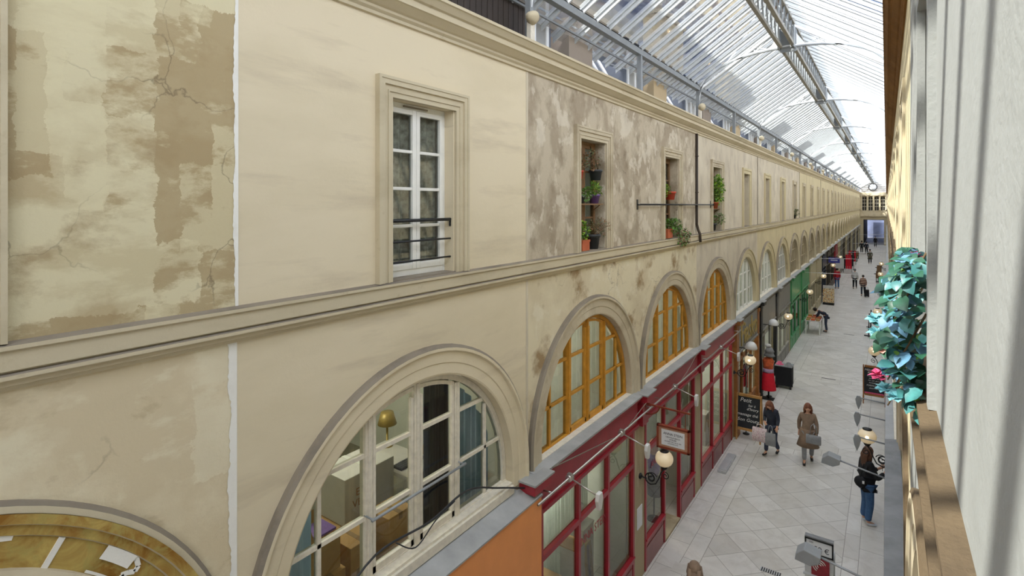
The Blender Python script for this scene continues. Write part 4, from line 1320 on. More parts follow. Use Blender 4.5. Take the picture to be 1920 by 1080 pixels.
mb = MB(); mb.bar((RX - 0.1, ye - 0.1, 10.25), (RX + 0.1, ye - 0.1, 10.6), 0.05, 0.02); mb.bar((RX - 0.1, ye - 0.1, 10.25), (RX - 0.35, ye - 0.1, 10.2), 0.06, 0.02); mb.build('hands', 'iron_black', t)
# passage beyond the end wall, open to the street
mb = MB()
mb.box(-3.45, -3.35, ye + 0.4, ye + 25, 0, 4.5); mb.box(-0.35, -0.25, ye + 0.4, ye + 25, 0, 4.5); mb.box(-3.45, -0.25, ye + 0.4, ye + 25, 4.4, 4.6)
struct(mb.build('wall_passage', 'dark_shop'), 'dark low passage beyond the far end', 'passage')
mb = MB(); mb.box(-9, 6, ye + 26, ye + 26.4, 0, 12)
struct(mb.build('wall_street', 'street_blue'), 'grey house across the street beyond the far passage', 'wall')

# ------------------------------------------------------------------ plants
def leaf(mb, p, d, size, rng, mi=0, wide=0.42):
    """one leaf folded along its rib, from p in direction d"""
    d = Vector(d).normalized()
    up = Vector((rng.uniform(-0.4, 0.4), rng.uniform(-0.4, 0.4), 1))
    r = d.cross(up)
    if r.length < 1e-3: r = Vector((1, 0, 0))
    r.normalize(); n = r.cross(d).normalized()
    p = Vector(p)
    q = [p, p + d * size * 0.45 + r * size * wide + n * size * 0.12, p + d * size - n * size * 0.12, p + d * size * 0.45 - r * size * wide + n * size * 0.12, p + d * size * 0.5]
    mb.add(q, [(0, 1, 4), (1, 2, 4), (2, 3, 4), (3, 0, 4)], mi)

def foliage(c, rad, n, size, seed, outward=1.0, droop=0.0, nm=1, wide=0.42):
    rng = random.Random(seed)
    mb = MB()
    for i in range(n):
        while True:
            v = Vector((rng.uniform(-1, 1), rng.uniform(-1, 1), rng.uniform(-1, 1)))
            if 0.02 < v.length < 1: break
        p = Vector((c[0] + v.x * rad[0], c[1] + v.y * rad[1], c[2] + v.z * rad[2]))
        d = Vector((v.x * outward + rng.uniform(-0.7, 0.7), v.y * outward + rng.uniform(-0.7, 0.7), v.z * 0.6 + rng.uniform(-0.4, 0.8) - droop))
        leaf(mb, p, d, size * rng.uniform(0.6, 1.25), rng, rng.randrange(nm), wide)
    return mb

def potted(label, loc, r, h, pot, leafmats, c, rad, n, size, seed, square=False, stems=5, group='window plants', droop=0.0, hang=None, wide=0.42):
    x, y, z = loc
    t = tag(empty('potted_plant', loc), label, 'plant', group)
    mb = MB()
    if square:
        for a, b, w_ in ((0, h * 0.8, 1.0), (h * 0.8, h, 1.08)):
            mb.box(x - r * w_ * 0.8, x + r * w_ * 0.8, y - r * w_, y + r * w_, z + a, z + b)
    else:
        mb.lathe([(r * 0.72, 0), (r * 0.93, h * 0.8), (r * 1.04, h * 0.8), (r * 1.06, h), (r * 0.9, h), (r * 0.86, h * 0.85)], (x, y, z), 16)
    mb.build('pot', pot, t)
    mb = MB(); mb.lathe([(r * 0.85, h * 0.84), (r * 0.4, h * 0.9)], (x, y, z), 10); mb.build('soil', 'soil', t)
    rng = random.Random(seed + 50)
    mb = MB()
    for i in range(stems):
        e = (c[0] + rng.uniform(-1, 1) * rad[0] * 0.7, c[1] + rng.uniform(-1, 1) * rad[1] * 0.7, c[2] + rng.uniform(-0.2, 0.9) * rad[2])
        b = (x + rng.uniform(-0.4, 0.4) * r, y + rng.uniform(-0.4, 0.4) * r, z + h * 0.8)
        m_ = [(b[i_] + e[i_]) / 2 + (0.03 if i_ == 2 else 0) for i_ in range(3)]
        mb.tube([b, m_, e], [0.005, 0.004, 0.002], 5)
    mb.build('stems', 'stem_brown', t)
    foliage(c, rad, n, size, seed, droop=droop, nm=len(leafmats), wide=wide).build('foliage', leafmats, t, fix=False)
    if hang:
        mb = MB()
        for s in (-1, 1): mb.tube([(x, y + s * r * 0.9, z + h), (hang[0], hang[1], hang[2])], 0.004, 5)
        mb.build('hanger', 'iron_black', t)
    return t

c2 = CY(2) + 0.02
xs = XL - 0.09
mb = MB(); mb.box(XL - 0.17, XL + 0.01, c2 - 0.44, c2 + 0.36, EYE - 0.01, EYE + 0.012)
for y in (c2 - 0.38, c2 + 0.3): mb.bar((XL - 0.17, y, EYE - 0.12), (XL - 0.02, y, EYE - 0.01), 0.015)
tag(mb.build('plant_shelf', 'brown_wood'), 'thin wooden plank shelf halfway up the grimy brown window', 'shelf')
ZS = Z_STR + 0.013
SH = EYE + 0.0125
potted('terracotta pot with bright green bush on the sill of the brown window', (xs + 0.02, c2 - 0.29, ZS), 0.12, 0.17, 'terracotta', ['leaf_bright', 'leaf_green'], (xs + 0.03, c2 - 0.29, ZS + 0.30), (0.11, 0.13, 0.15), 220, 0.055, 11, square=True)
potted('dark bucket with wispy olive plant on the sill of the brown window', (xs + 0.02, c2 + 0.12, ZS), 0.13, 0.24, 'pot_dark', ['leaf_olive', 'leaf_dry'], (xs + 0.08, c2 + 0.18, ZS + 0.35), (0.16, 0.3, 0.15), 260, 0.06, 12, stems=14, wide=0.16)
potted('violet pot of spiky green plant on the window shelf', (xs + 0.02, c2 + 0.18, SH), 0.10, 0.15, 'pot_violet', ['leaf_green', 'leaf_bright'], (xs + 0.02, c2 + 0.18, SH + 0.22), (0.09, 0.13, 0.1), 150, 0.09, 13, wide=0.14)
potted('dark pot with trailing grey green plant at the left of the window shelf', (xs + 0.02, c2 - 0.3, SH), 0.085, 0.13, 'pot_dark', ['leaf_olive', 'leaf_green'], (xs + 0.05, c2 - 0.2, SH + 0.14), (0.09, 0.16, 0.11), 170, 0.05, 14, droop=0.5)
potted('small orange red pot hung high at the left of the brown window', (xs + 0.03, c2 - 0.37, EYE + 0.40), 0.075, 0.13, 'pot_red', ['leaf_dry', 'leaf_olive'], (xs + 0.03, c2 - 0.25, EYE + 0.66), (0.08, 0.18, 0.12), 120, 0.04, 15, hang=(XL - 0.16, c2 - 0.37, EYE + 0.9))
potted('dark hanging pot with dry brown plant at the right of the brown window', (xs + 0.03, c2 + 0.22, EYE + 0.40), 0.11, 0.17, 'pot_dark', ['leaf_dry', 'leaf_dry', 'leaf_olive'], (xs + 0.03, c2 + 0.08, EYE + 0.72), (0.1, 0.24, 0.16), 190, 0.045, 16, hang=(XL - 0.16, c2 + 0.22, EYE + 0.98))
c3 = CY(3) + 0.02
potted('terracotta trough with green plant spilling over the ledge beside the rod', (xs + 0.03, c3 - 0.24, ZS), 0.15, 0.20, 'terracotta', ['leaf_green', 'leaf_green', 'leaf_olive'], (xs + 0.12, c3 + 0.0, ZS + 0.26), (0.15, 0.36, 0.16), 420, 0.06, 21, square=True)
potted('red pot hung in the window behind the rod', (xs + 0.05, c3 + 0.02, EYE + 0.10), 0.13, 0.18, 'pot_red', ['leaf_green', 'leaf_bright'], (xs + 0.03, c3 - 0.2, EYE + 0.30), (0.08, 0.18, 0.14), 170, 0.05, 22, hang=(XL - 0.16, c3 + 0.02, EYE + 0.75))
potted('pale pot of trailing weeds sitting on the string course near the drainpipe', (XL + 0.035, c3 + 0.62, Z_STR + 0.002), 0.035, 0.08, 'stone_pier', ['leaf_olive', 'leaf_green', 'leaf_dry'], (XL + 0.1, c3 + 0.55, Z_STR + 0.0), (0.1, 0.42, 0.2), 330, 0.055, 23, droop=0.8)
mb = MB(); mb.box(XL - 0.14, XL - 0.08, c3 - 0.43, c3 - 0.27, EYE - 0.37, EYE - 0.13); mb.lathe([(0.03, 0), (0.03, 0.03)], (XL - 0.11, c3 - 0.35, EYE - 0.13), 10)
for z in (Z_STR + 0.013,): mb.box(XL - 0.16, XL - 0.145, c3 - 0.44, c3 - 0.26, z, EYE - 0.13)
tag(mb.build('yellow_container', 'yellow_plastic'), 'yellow plastic container standing in the window behind the rod', 'container')
c4 = CY(4) + 0.02
potted('tall leafy green climber filling the window past the drainpipe', (xs + 0.02, c4 + 0.05, EYE - 0.12), 0.11, 0.18, 'terracotta', ['leaf_green', 'leaf_bright'], (xs + 0.1, c4 + 0.12, EYE + 0.42), (0.14, 0.32, 0.4), 520, 0.075, 31, stems=12)
potted('dark pot of straggly stems on the sill past the drainpipe', (xs + 0.02, c4 - 0.2, ZS), 0.12, 0.2, 'pot_dark', ['leaf_olive', 'leaf_green'], (xs + 0.1, c4 + 0.1, ZS + 0.32), (0.15, 0.4, 0.17), 240, 0.055, 32, stems=16)
mb = MB(); mb.box(XL - 0.17, XL - 0.01, c4 - 0.44, c4 + 0.44, EYE - 0.14, EYE - 0.12)
for y in (c4 - 0.4, c4 + 0.4): mb.bar((XL - 0.17, y, EYE - 0.24), (XL - 0.04, y, EYE - 0.14), 0.015)
tag(mb.build('plant_shelf', 'brown_wood'), 'plank shelf under the tall leafy climber past the drainpipe', 'shelf')
potted('small pot on the sill of the eighth window, leaves hanging out', (xs + 0.05, CY(8) + 0.1, ZS), 0.12, 0.18, 'pot_dark', ['leaf_olive'], (xs + 0.15, CY(8) + 0.1, ZS + 0.3), (0.15, 0.3, 0.16), 120, 0.08, 33)

# flower garland hung outside the right-hand window
def ovate(mb, p, d, size, rng, mi=0):
    d = Vector(d).normalized()
    up = Vector((rng.uniform(-0.5, 0.5) - 0.3, rng.uniform(-0.5, 0.5) - 0.4, 1))
    r = d.cross(up).normalized(); n = r.cross(d).normalized()
    p = Vector(p)
    rib = [p + d * size * t + n * size * (0.16 * t - 0.34 * t * t) for t in (0, .25, .55, .8, 1.0)]
    wd = (0.06, .36, .40, .22, 0.0)
    vs = []
    for q, w_ in zip(rib, wd): vs += [q - r * size * w_ + n * size * w_ * .25, q, q + r * size * w_ + n * size * w_ * .25]
    fs = []
    for i in range(4):
        for k in (0, 1): fs.append((i * 3 + k, i * 3 + k + 1, i * 3 + k + 4, i * 3 + k + 3))
    mb.add(vs, fs, mi, True)
def rose(mb, c, r, rng, mi):
    for ring, (k, tilt, s) in enumerate(((5, 0.25, 0.5), (6, 0.7, 0.8), (7, 1.15, 1.0))):
        for i in range(k):
            a = 2 * PI * (i + ring * 0.4) / k
            d = Vector((math.cos(a) * math.sin(tilt) - 0.6 * math.cos(tilt), math.sin(a) * math.sin(tilt) - 0.5 * math.cos(tilt), math.cos(tilt) * 0.5 + 0.3 * math.sin(a)))
            leaf(mb, Vector(c), d, r * s * 1.3, rng, mi, 0.5)
g = tag(empty('flower_garland', (XR - 0.02, 2.9, EYE - 0.7)), 'artificial garland of teal leaves and pink roses hung beside the white wall', 'garland')
rng = random.Random(5)
stems = MB()
mbs = {'leaf_teal': MB(), 'leaf_deep': MB(), 'leaf_green': MB(), 'petal_blue': MB()}
def gpos(v):
    """v from 0 (top) to 1 (bottom): the garland leans out and away as it falls"""
    zz = EYE - 0.20 - 0.60 * v
    return zz
for i in range(520):
    v = rng.random()
    zz = gpos(v)
    wid = 0.02 + 0.115 * math.sin(PI * min(1, max(0.05, (v * 0.95 + 0.06)))) ** 0.7
    y = 2.62 + rng.uniform(-0.06, 0.5)
    x = XR - 0.02 - rng.random() * wid
    d = (rng.uniform(-1.0, 0.3), rng.uniform(-1.0, 0.2), rng.uniform(-1.0, 0.25))
    key = rng.choice(['leaf_teal'] * 4 + ['petal_blue'] * 3 + ['leaf_deep'] * 5 + ['leaf_green'] * 2)
    ovate(mbs[key], (x, y, zz), d, rng.uniform(0.035, 0.078) * (0.5 if key == 'leaf_green' else 1), rng, 0)
for key, nm in (('leaf_teal', 'teal_leaves'), ('leaf_deep', 'deep_green_leaves'), ('leaf_green', 'ivy_leaves'), ('petal_blue', 'blue_leaves')):
    mbs[key].build(nm, key, g, fix=False)
for i in range(9):
    z0 = EYE - 0.2 - 0.05 * i
    y = 2.66 + 0.05 * (i % 5)
    stems.tube([(XR - 0.015, y + 0.1, z0), (XR - 0.07, y, z0 - 0.1), (XR - 0.12 - 0.012 * (i % 3), y - 0.02, z0 - 0.26)], [0.005, 0.004, 0.003], 5)
stems.build('stems', 'stem_brown', g)
for (x, y, zz, r, m_) in ((-0.025, 2.72, -0.72, 0.035, 'petal_pink'), (0.09, 2.75, -0.40, 0.028, 'petal_salmon'), (-0.02, 2.85, -0.64, 0.03, 'petal_salmon'), (-0.035, 2.8, -0.50, 0.036, 'petal_teal'), (-0.03, 2.76, -0.55, 0.036, 'petal_teal'), (0.06, 2.66, -0.62, 0.04, 'petal_blue'), (0.01, 2.66, -0.68, 0.036, 'petal_blue'), (0.0, 2.68, -0.76, 0.034, 'petal_teal'), (0.03, 2.62, -0.77, 0.032, 'petal_teal'), (0.1, 2.9, -0.23, 0.03, 'petal_pink')):
    mb = MB(); rose(mb, (x, y, EYE + zz), r, rng, 0); tag(mb.build('rose', m_, g, fix=False), {'petal_pink': 'bright pink rose', 'petal_salmon': 'salmon pink rose', 'petal_teal': 'teal rose', 'petal_blue': 'pale blue rose'}[m_])

# ------------------------------------------------------------------ ironwork on the left wall
mb = MB()
mb.tube([(XL + 0.065, 9.72, EYE - 0.005), (XL + 0.065, 14.9, EYE - 0.012)], 0.016, 8)
for y in (9.72, 14.9):
    mb.tube([(XL + 0.065, y, EYE - 0.01), (XL - 0.01, y, EYE - 0.01)], 0.014, 6)
    mb.box(XL - 0.005, XL + 0.012, y - 0.03, y + 0.03, EYE - 0.1, EYE + 0.09)
mb.ball((XL + 0.065, 14.93, EYE - 0.012), 0.03)
tag(mb.build('wall_rod', 'iron_black'), 'long black iron rod fixed across the grimy wall in front of a window', 'rod')
mb = MB()
y = J(4) - 0.07
mb.tube([(XL + 0.03, y, Z_COR - 0.03), (XL + 0.03, y, Z_STR + 0.25), (XL + 0.06, y + 0.02, Z_STR + 0.1), (XL + 0.1, y + 0.03, Z_STR + 0.0), (XL + 0.11, y + 0.03, Z_STR - 0.2)], 0.033, 8)
for zz in (EYE + 1.2, EYE + 0.3): mb.tube([(XL + 0.03 + 0.042 * math.cos(a * PI / 6), y + 0.042 * math.sin(a * PI / 6), zz) for a in range(12)], 0.01, 5, closed=True)
tag(mb.build('drainpipe', 'iron_brown'), 'thin dark drainpipe running down the left wall between two windows', 'pipe')

# guard rail and cables across the white arched window
mb = MB(); mb.tube([(XL + 0.02, 3.28, EYE - 2.92), (XL + 0.02, 4.62, EYE - 2.92)], 0.014, 8)
for y in (3.3, 4.6): mb.tube([(XL + 0.02, y, EYE - 2.92), (XL - 0.11, y, EYE - 2.92)], 0.009, 6)
mb.build('guard_rail', 'iron_grey', A1)
def cable(pts, r, mat, label, cat='cable', name='cable'):
    P = [Vector(p) for p in pts]
    out = []
    for i in range(len(P) - 1):
        a, b, c, d = P[max(i - 1, 0)], P[i], P[i + 1], P[min(i + 2, len(P) - 1)]
        for s in range(6):
            t = s / 6
            out.append(0.5 * ((2 * b) + (c - a) * t + (2 * a - 5 * b + 4 * c - d) * t * t + (3 * b - a - 3 * c + d) * t ** 3))
    out.append(P[-1])
    mb = MB(); mb.tube(out, r, 6)
    return tag(mb.build(name, mat), label, cat)
cable([(XL + 0.03, 2.75, EYE - 3.56), (XL + 0.04, 3.3, EYE - 3.24), (XL + 0.05, 4.0, EYE - 3.27), (XL + 0.04, 4.62, EYE - 3.22), (XL + 0.05, 5.2, EYE - 3.44), (XL + 0.12, 5.75, EYE - 3.66)], 0.011, 'black_cable', 'black cable running across the white arched window to the red ledge')
cable([(XL + 0.05, 3.55, EYE - 3.25), (XL + 0.06, 3.8, EYE - 3.42), (XL + 0.05, 4.1, EYE - 3.3), (XL + 0.05, 4.4, EYE - 3.235)], 0.007, 'black_cable', 'thin loop of cable hanging under the black one at the white window')

# lamp rail, spotlights and wires along the red shop
XF = XL + 0.27
RZL = EYE - 3.83
mb = MB(); mb.tube([(XF, 5.75, RZL), (XF, 17.3, RZL)], 0.018, 8)
for y in (6.1, 9.75, 13.6, 17.1):
    mb.tube([(XF, y, RZL), (XL + 0.1, y, RZL - 0.01)], 0.012, 6)
tag(mb.build('lamp_rail', 'chrome'), 'metal tube carrying the spotlights in front of the red fascia', 'rail')
def spot(y, label, out=0.45, dz=-0.13, x0=XF, s=1):
    z = RZL
    t = tag(empty('spotlight', (x0, y, z)), label, 'spotlight', 'spotlights on the red shop rail')
    mb = MB(); mb.lathe([(0.035, -0.05), (0.05, -0.04), (0.05, 0.04), (0.035, 0.05)], (x0, y, z), 12, axis='y'); mb.box(x0 - 0.03, x0 + 0.04, y - 0.03, y + 0.03, z - 0.02, z + 0.06)
    mb.build('clamp', 'chrome', t)
    tip = (x0 + s * out, y, z + dz)
    mb = MB(); mb.tube([(x0, y, z), tip], 0.011, 6); mb.build('arm', 'chrome', t)
    mb = MB()
    mb.prism([(-0.05, 0.06), (0.05, 0.06), (0.075, -0.03), (0.03, -0.17), (-0.03, -0.17), (-0.075, -0.03)], lambda a, b, q: (tip[0] + q, tip[1] + a, tip[2] + b + 0.0), -0.03, 0.03)
    mb.build('head', 'globe_white' if s > 0 else 'iron_grey', t, bevel=0.01)
    mb = MB(); mb.box(tip[0] - 0.034, tip[0] - 0.03, tip[1] - 0.035, tip[1] + 0.035, tip[2] - 0.12, tip[2] + 0.02); mb.build('lens', 'lens_glass', t)
spot(6.58, 'spotlight nearest the orange fascia on the red shop rail')
spot(8.36, 'spotlight above the lettered glass, left of the hanging sign')
spot(11.1, 'spotlight just beyond the hanging sign over the open shop door')
spot(14.9, 'spotlight over the farthest red shop window')
cable([(XL + 0.22, 6.2, EYE - 3.55), (XL + 0.2, 7.2, EYE - 3.72), (XL + 0.22, 8.0, EYE - 3.83), (XF, 8.45, EYE - 3.84), (XL + 0.25, 9.7, EYE - 3.68), (XL + 0.24, 10.4, EYE - 3.86), (XF, 11.0, EYE - 3.9), (XL + 0.24, 12.2, EYE - 3.72), (XL + 0.15, 13.3, EYE - 3.55)], 0.008, 'grey_cable', 'grey wire looping along the red fascia above the spotlights')

# hanging sign on its bracket
ys = J(3) + 0.0
sg = tag(empty('hanging_sign', (-3.2, ys, EYE - 4.54)), 'framed white shop sign hanging out over the globe lamp', 'sign')
x0, x1, z0, z1 = -3.52, -2.91, EYE - 4.54, EYE - 4.10
mb = MB()
for a, b, c, d in ((x0, x1, z1 - 0.04, z1), (x0, x1, z0, z0 + 0.04), (x0, x0 + 0.04, z0, z1), (x1 - 0.04, x1, z0, z1)): mb.box(a, b, ys - 0.03, ys + 0.03, c, d)
mb.build('frame', 'mahogany', sg, bevel=0.004)
mb = MB(); mb.box(x0 + 0.04, x1 - 0.04, ys - 0.018, ys + 0.018, z0 + 0.04, z1 - 0.04); mb.build('mount', 'mahogany_pale', sg)
mb = MB(); mb.box(x0 + 0.09, x1 - 0.09, ys - 0.022, ys + 0.022, z0 + 0.075, z1 - 0.075); mb.build('panel', 'paper', sg)
xc = (x0 + x1) / 2
for s_, zz, b in ((0.062, z1 - 0.145, 'ANNA STEIN'), (0.032, z1 - 0.205, 'CREATEUR BIJOUX'), (0.036, z1 - 0.245, 'ATELIER'), (0.03, z1 - 0.285, 'OUVERT DE 11H A 19H'), (0.022, z1 - 0.32, 'SUR RENDEZ-VOUS')):
    text('lettering', b, s_, 'ink', sg, (xc, ys - 0.024, zz), (PI / 2, 0, 0), 0.001)
mb = MB()
zb_ = EYE - 3.78
mb.bar((XL + 0.1, ys, zb_), (-2.9, ys, zb_ - 0.02), 0.028, 0.028)
mb.bar((XL + 0.15, ys, zb_ - 0.22), (XL + 0.15, ys, zb_ + 0.05), 0.03, 0.03)
pts = [(XL + 0.15 + 0.28 * math.sin(a * PI / 16), ys, zb_ - 0.2 + 0.2 * (1 - math.cos(a * PI / 16))) for a in range(9)]
mb.tube(pts, 0.012, 6)
for x in (x0 + 0.08, x1 - 0.08): mb.bar((x, ys, z1), (x, ys, zb_), 0.01, 0.01)
mb.build('bracket', 'mahogany', sg)

# globe lamps on scrolled brackets
def globe_lamp(side, y, label, lit=True, group='globe lamps on scrolled brackets'):
    s = 1 if side == 'L' else -1
    xw = side_x(side, -0.03) if side == 'L' else side_x(side, -0.05)
    xg = xw + s * (0.48 if side == 'L' else 0.42)
    zg = EYE - 4.74
    t = tag(empty('globe_lamp', (xg, y, zg)), label, 'lamp', group)
    mb = MB(); mb.ball((xg, y, zg), 0.165, 0.165, 0.15, 20); mb.build('globe', 'globe_glass', t)
    mb = MB(); mb.ball((xg, y - 0.03, zg - 0.0), 0.1672 * 0.35, n=10); b = None
    mb = MB(); mb.lathe([(0.075, 0.125), (0.085, 0.135), (0.085, 0.15), (0.05, 0.16)], (xg, y, zg), 14); mb.build('collar', 'iron_black', t)
    mb = MB(); mb.lathe([(0.04, -0.2), (0.06, -0.17), (0.075, -0.14)], (xg, y, zg), 12); mb.build('holder', 'iron_black', t)
    mb = MB()
    P = lambda d, h: (xw + s * d, y, zg + h)
    def spiral(cx, cz, r0, r1, a0, turns, n=22):
        return [P(cx + (r0 + (r1 - r0) * i / n) * math.cos(a0 + 2 * PI * turns * i / n), cz + (r0 + (r1 - r0) * i / n) * math.sin(a0 + 2 * PI * turns * i / n)) for i in range(n + 1)]
    gx = abs(xg - xw)
    mb.tube([P(gx, -0.2), P(gx - 0.06, -0.28), P(gx - 0.10, -0.40), P(gx - 0.16, -0.52), P(gx - 0.26, -0.56)] + spiral(gx - 0.26, -0.44, 0.12, 0.02, -PI / 2, -1.6), 0.013, 6)
    mb.tube(spiral(gx - 0.24, -0.42, 0.10, 0.015, 0.3, 1.4), 0.009, 6)
    mb.tube(spiral(gx + 0.02, -0.32, 0.07, 0.015, PI / 2, -1.3), 0.009, 6)
    mb.tube([P(0, -0.46), P(gx - 0.34, -0.47)], 0.014, 6)
    mb.lathe([(0.05, 0), (0.06, 0.02), (0.03, 0.05)], P(0, -0.46), 12, axis='x')
    mb.build('bracket', 'iron_black', t)
    if lit:
        mb = MB(); mb.ball((xg - 0.0, y - 0.15, zg + 0.02), 0.03, 0.03, 0.03, 8); mb.build('bulb_glow', 'bulb', t)
globe_lamp('L', J(3) + 0.02, 'globe lamp on the stone pier under the framed sign', lit=False)
for i, k in enumerate((5, 7, 9, 11, 13, 15)):
    globe_lamp('L', J(k), ['globe lamp in front of the brown wooden shopfront', 'globe lamp beside the grey shopfront before the green one', 'globe lamp at the green shopfront', 'globe lamp at the pale shopfronts', 'globe lamp past the blue sign', 'globe lamp by the bright red shopfront'][i])
for i, k in enumerate((4, 6, 8, 10, 12, 14)):
    globe_lamp('R', J(k) - 0.5, ['globe lamp above the woman in jeans on the right', 'globe lamp above the right-hand chalkboard', 'third globe lamp along the right side', 'fourth globe lamp along the right side', 'fifth globe lamp along the right side', 'sixth globe lamp along the right side'][i])

# leaf-shaped lamp heads on arms from the right wall
for y, xt, z, lab in ((12.7, -0.455, EYE - 3.86, 'farthest lamp head of the row on arms from the right shopfront'), (11.7, -0.44, EYE - 3.86, 'middle lamp head of the row, behind the globe'), (10.55, -0.40, EYE - 3.86, 'lamp head on an arm just above the woman in jeans'), (9.4, -0.60, EYE - 3.85, 'grey lamp head on a long arm crossing the woman in jeans'), (6.7, -0.62, EYE - 3.85, 'lamp head on an arm at the bottom edge beside the price sign')):
    t = tag(empty('arm_lamp', (xt, y, z)), lab, 'lamp', 'lamps on arms from the right shopfronts')
    mb = MB(); mb.tube([(XR - 0.1, y, z - 0.12 if y < 10 else z - 0.03), (xt, y, z)], 0.012, 6); mb.build('arm', 'iron_grey', t)
    mb = MB()
    if y > 10:
        mb.prism([(-0.03, 0.03), (0.03, 0.03), (0.055, -0.04), (0.04, -0.13), (0.0, -0.24), (-0.04, -0.13), (-0.055, -0.04)], lambda a, b, q: (xt - 0.0 + a, y + q, z + b), -0.02, 0.02)
    else:
        mb.prism([(0.04, 0.03), (-0.12, 0.07), (-0.2, 0.0), (-0.21, -0.07), (-0.06, -0.09), (0.03, -0.04)], lambda a, b, q: (xt + a, y + q, z + b), -0.09, 0.09)
    mb.build('head', 'iron_grey', t, bevel=0.008)

# ------------------------------------------------------------------ people
def skin_mesh(name, verts, edges, radii, mat, parent, root=0, sub=2, smooth=True, loc=None):
    """grow one continuous surface round a skeleton"""
    me = bpy.data.meshes.new(name)
    me.from_pydata([tuple(v) for v in verts], edges, [])
    o = bpy.data.objects.new(name, me); C.objects.link(o)
    sk = o.modifiers.new('skin', 'SKIN'); sk.use_smooth_shade = True
    for i, r in enumerate(radii):
        d = me.skin_vertices[0].data[i]
        d.radius = r if isinstance(r, tuple) else (r, r)
        d.use_root = i == root
    sb = o.modifiers.new('sub', 'SUBSURF'); sb.levels = sub; sb.render_levels = sub
    dg = bpy.context.evaluated_depsgraph_get()
    m2 = bpy.data.meshes.new_from_object(o.evaluated_get(dg))
    bpy.data.objects.remove(o); bpy.data.meshes.remove(me)
    m2.name = name
    m2.materials.clear(); m2.materials.append(M[mat])
    for p in m2.polygons: p.use_smooth = True
    q = bpy.data.objects.new(name, m2); C.objects.link(q)
    if parent is not None: q.parent = parent
    return q

BASE = dict(pelvis=(0, 0, .94), waist=(0, .005, 1.10), chest=(0, .01, 1.30), neck=(0, -.005, 1.445), throat=(0, .005, 1.50), jaw=(0, .03, 1.55), face=(0, .025, 1.615), crown=(0, .005, 1.675),
            sh=(.165, -.005, 1.395), el=(.215, -.02, 1.13), wr=(.225, .06, .90), ha=(.225, .085, .83), hip=(.09, 0, .88), kn=(.10, .02, .49), an=(.10, -.03, .085), toe=(.115, .12, .035))

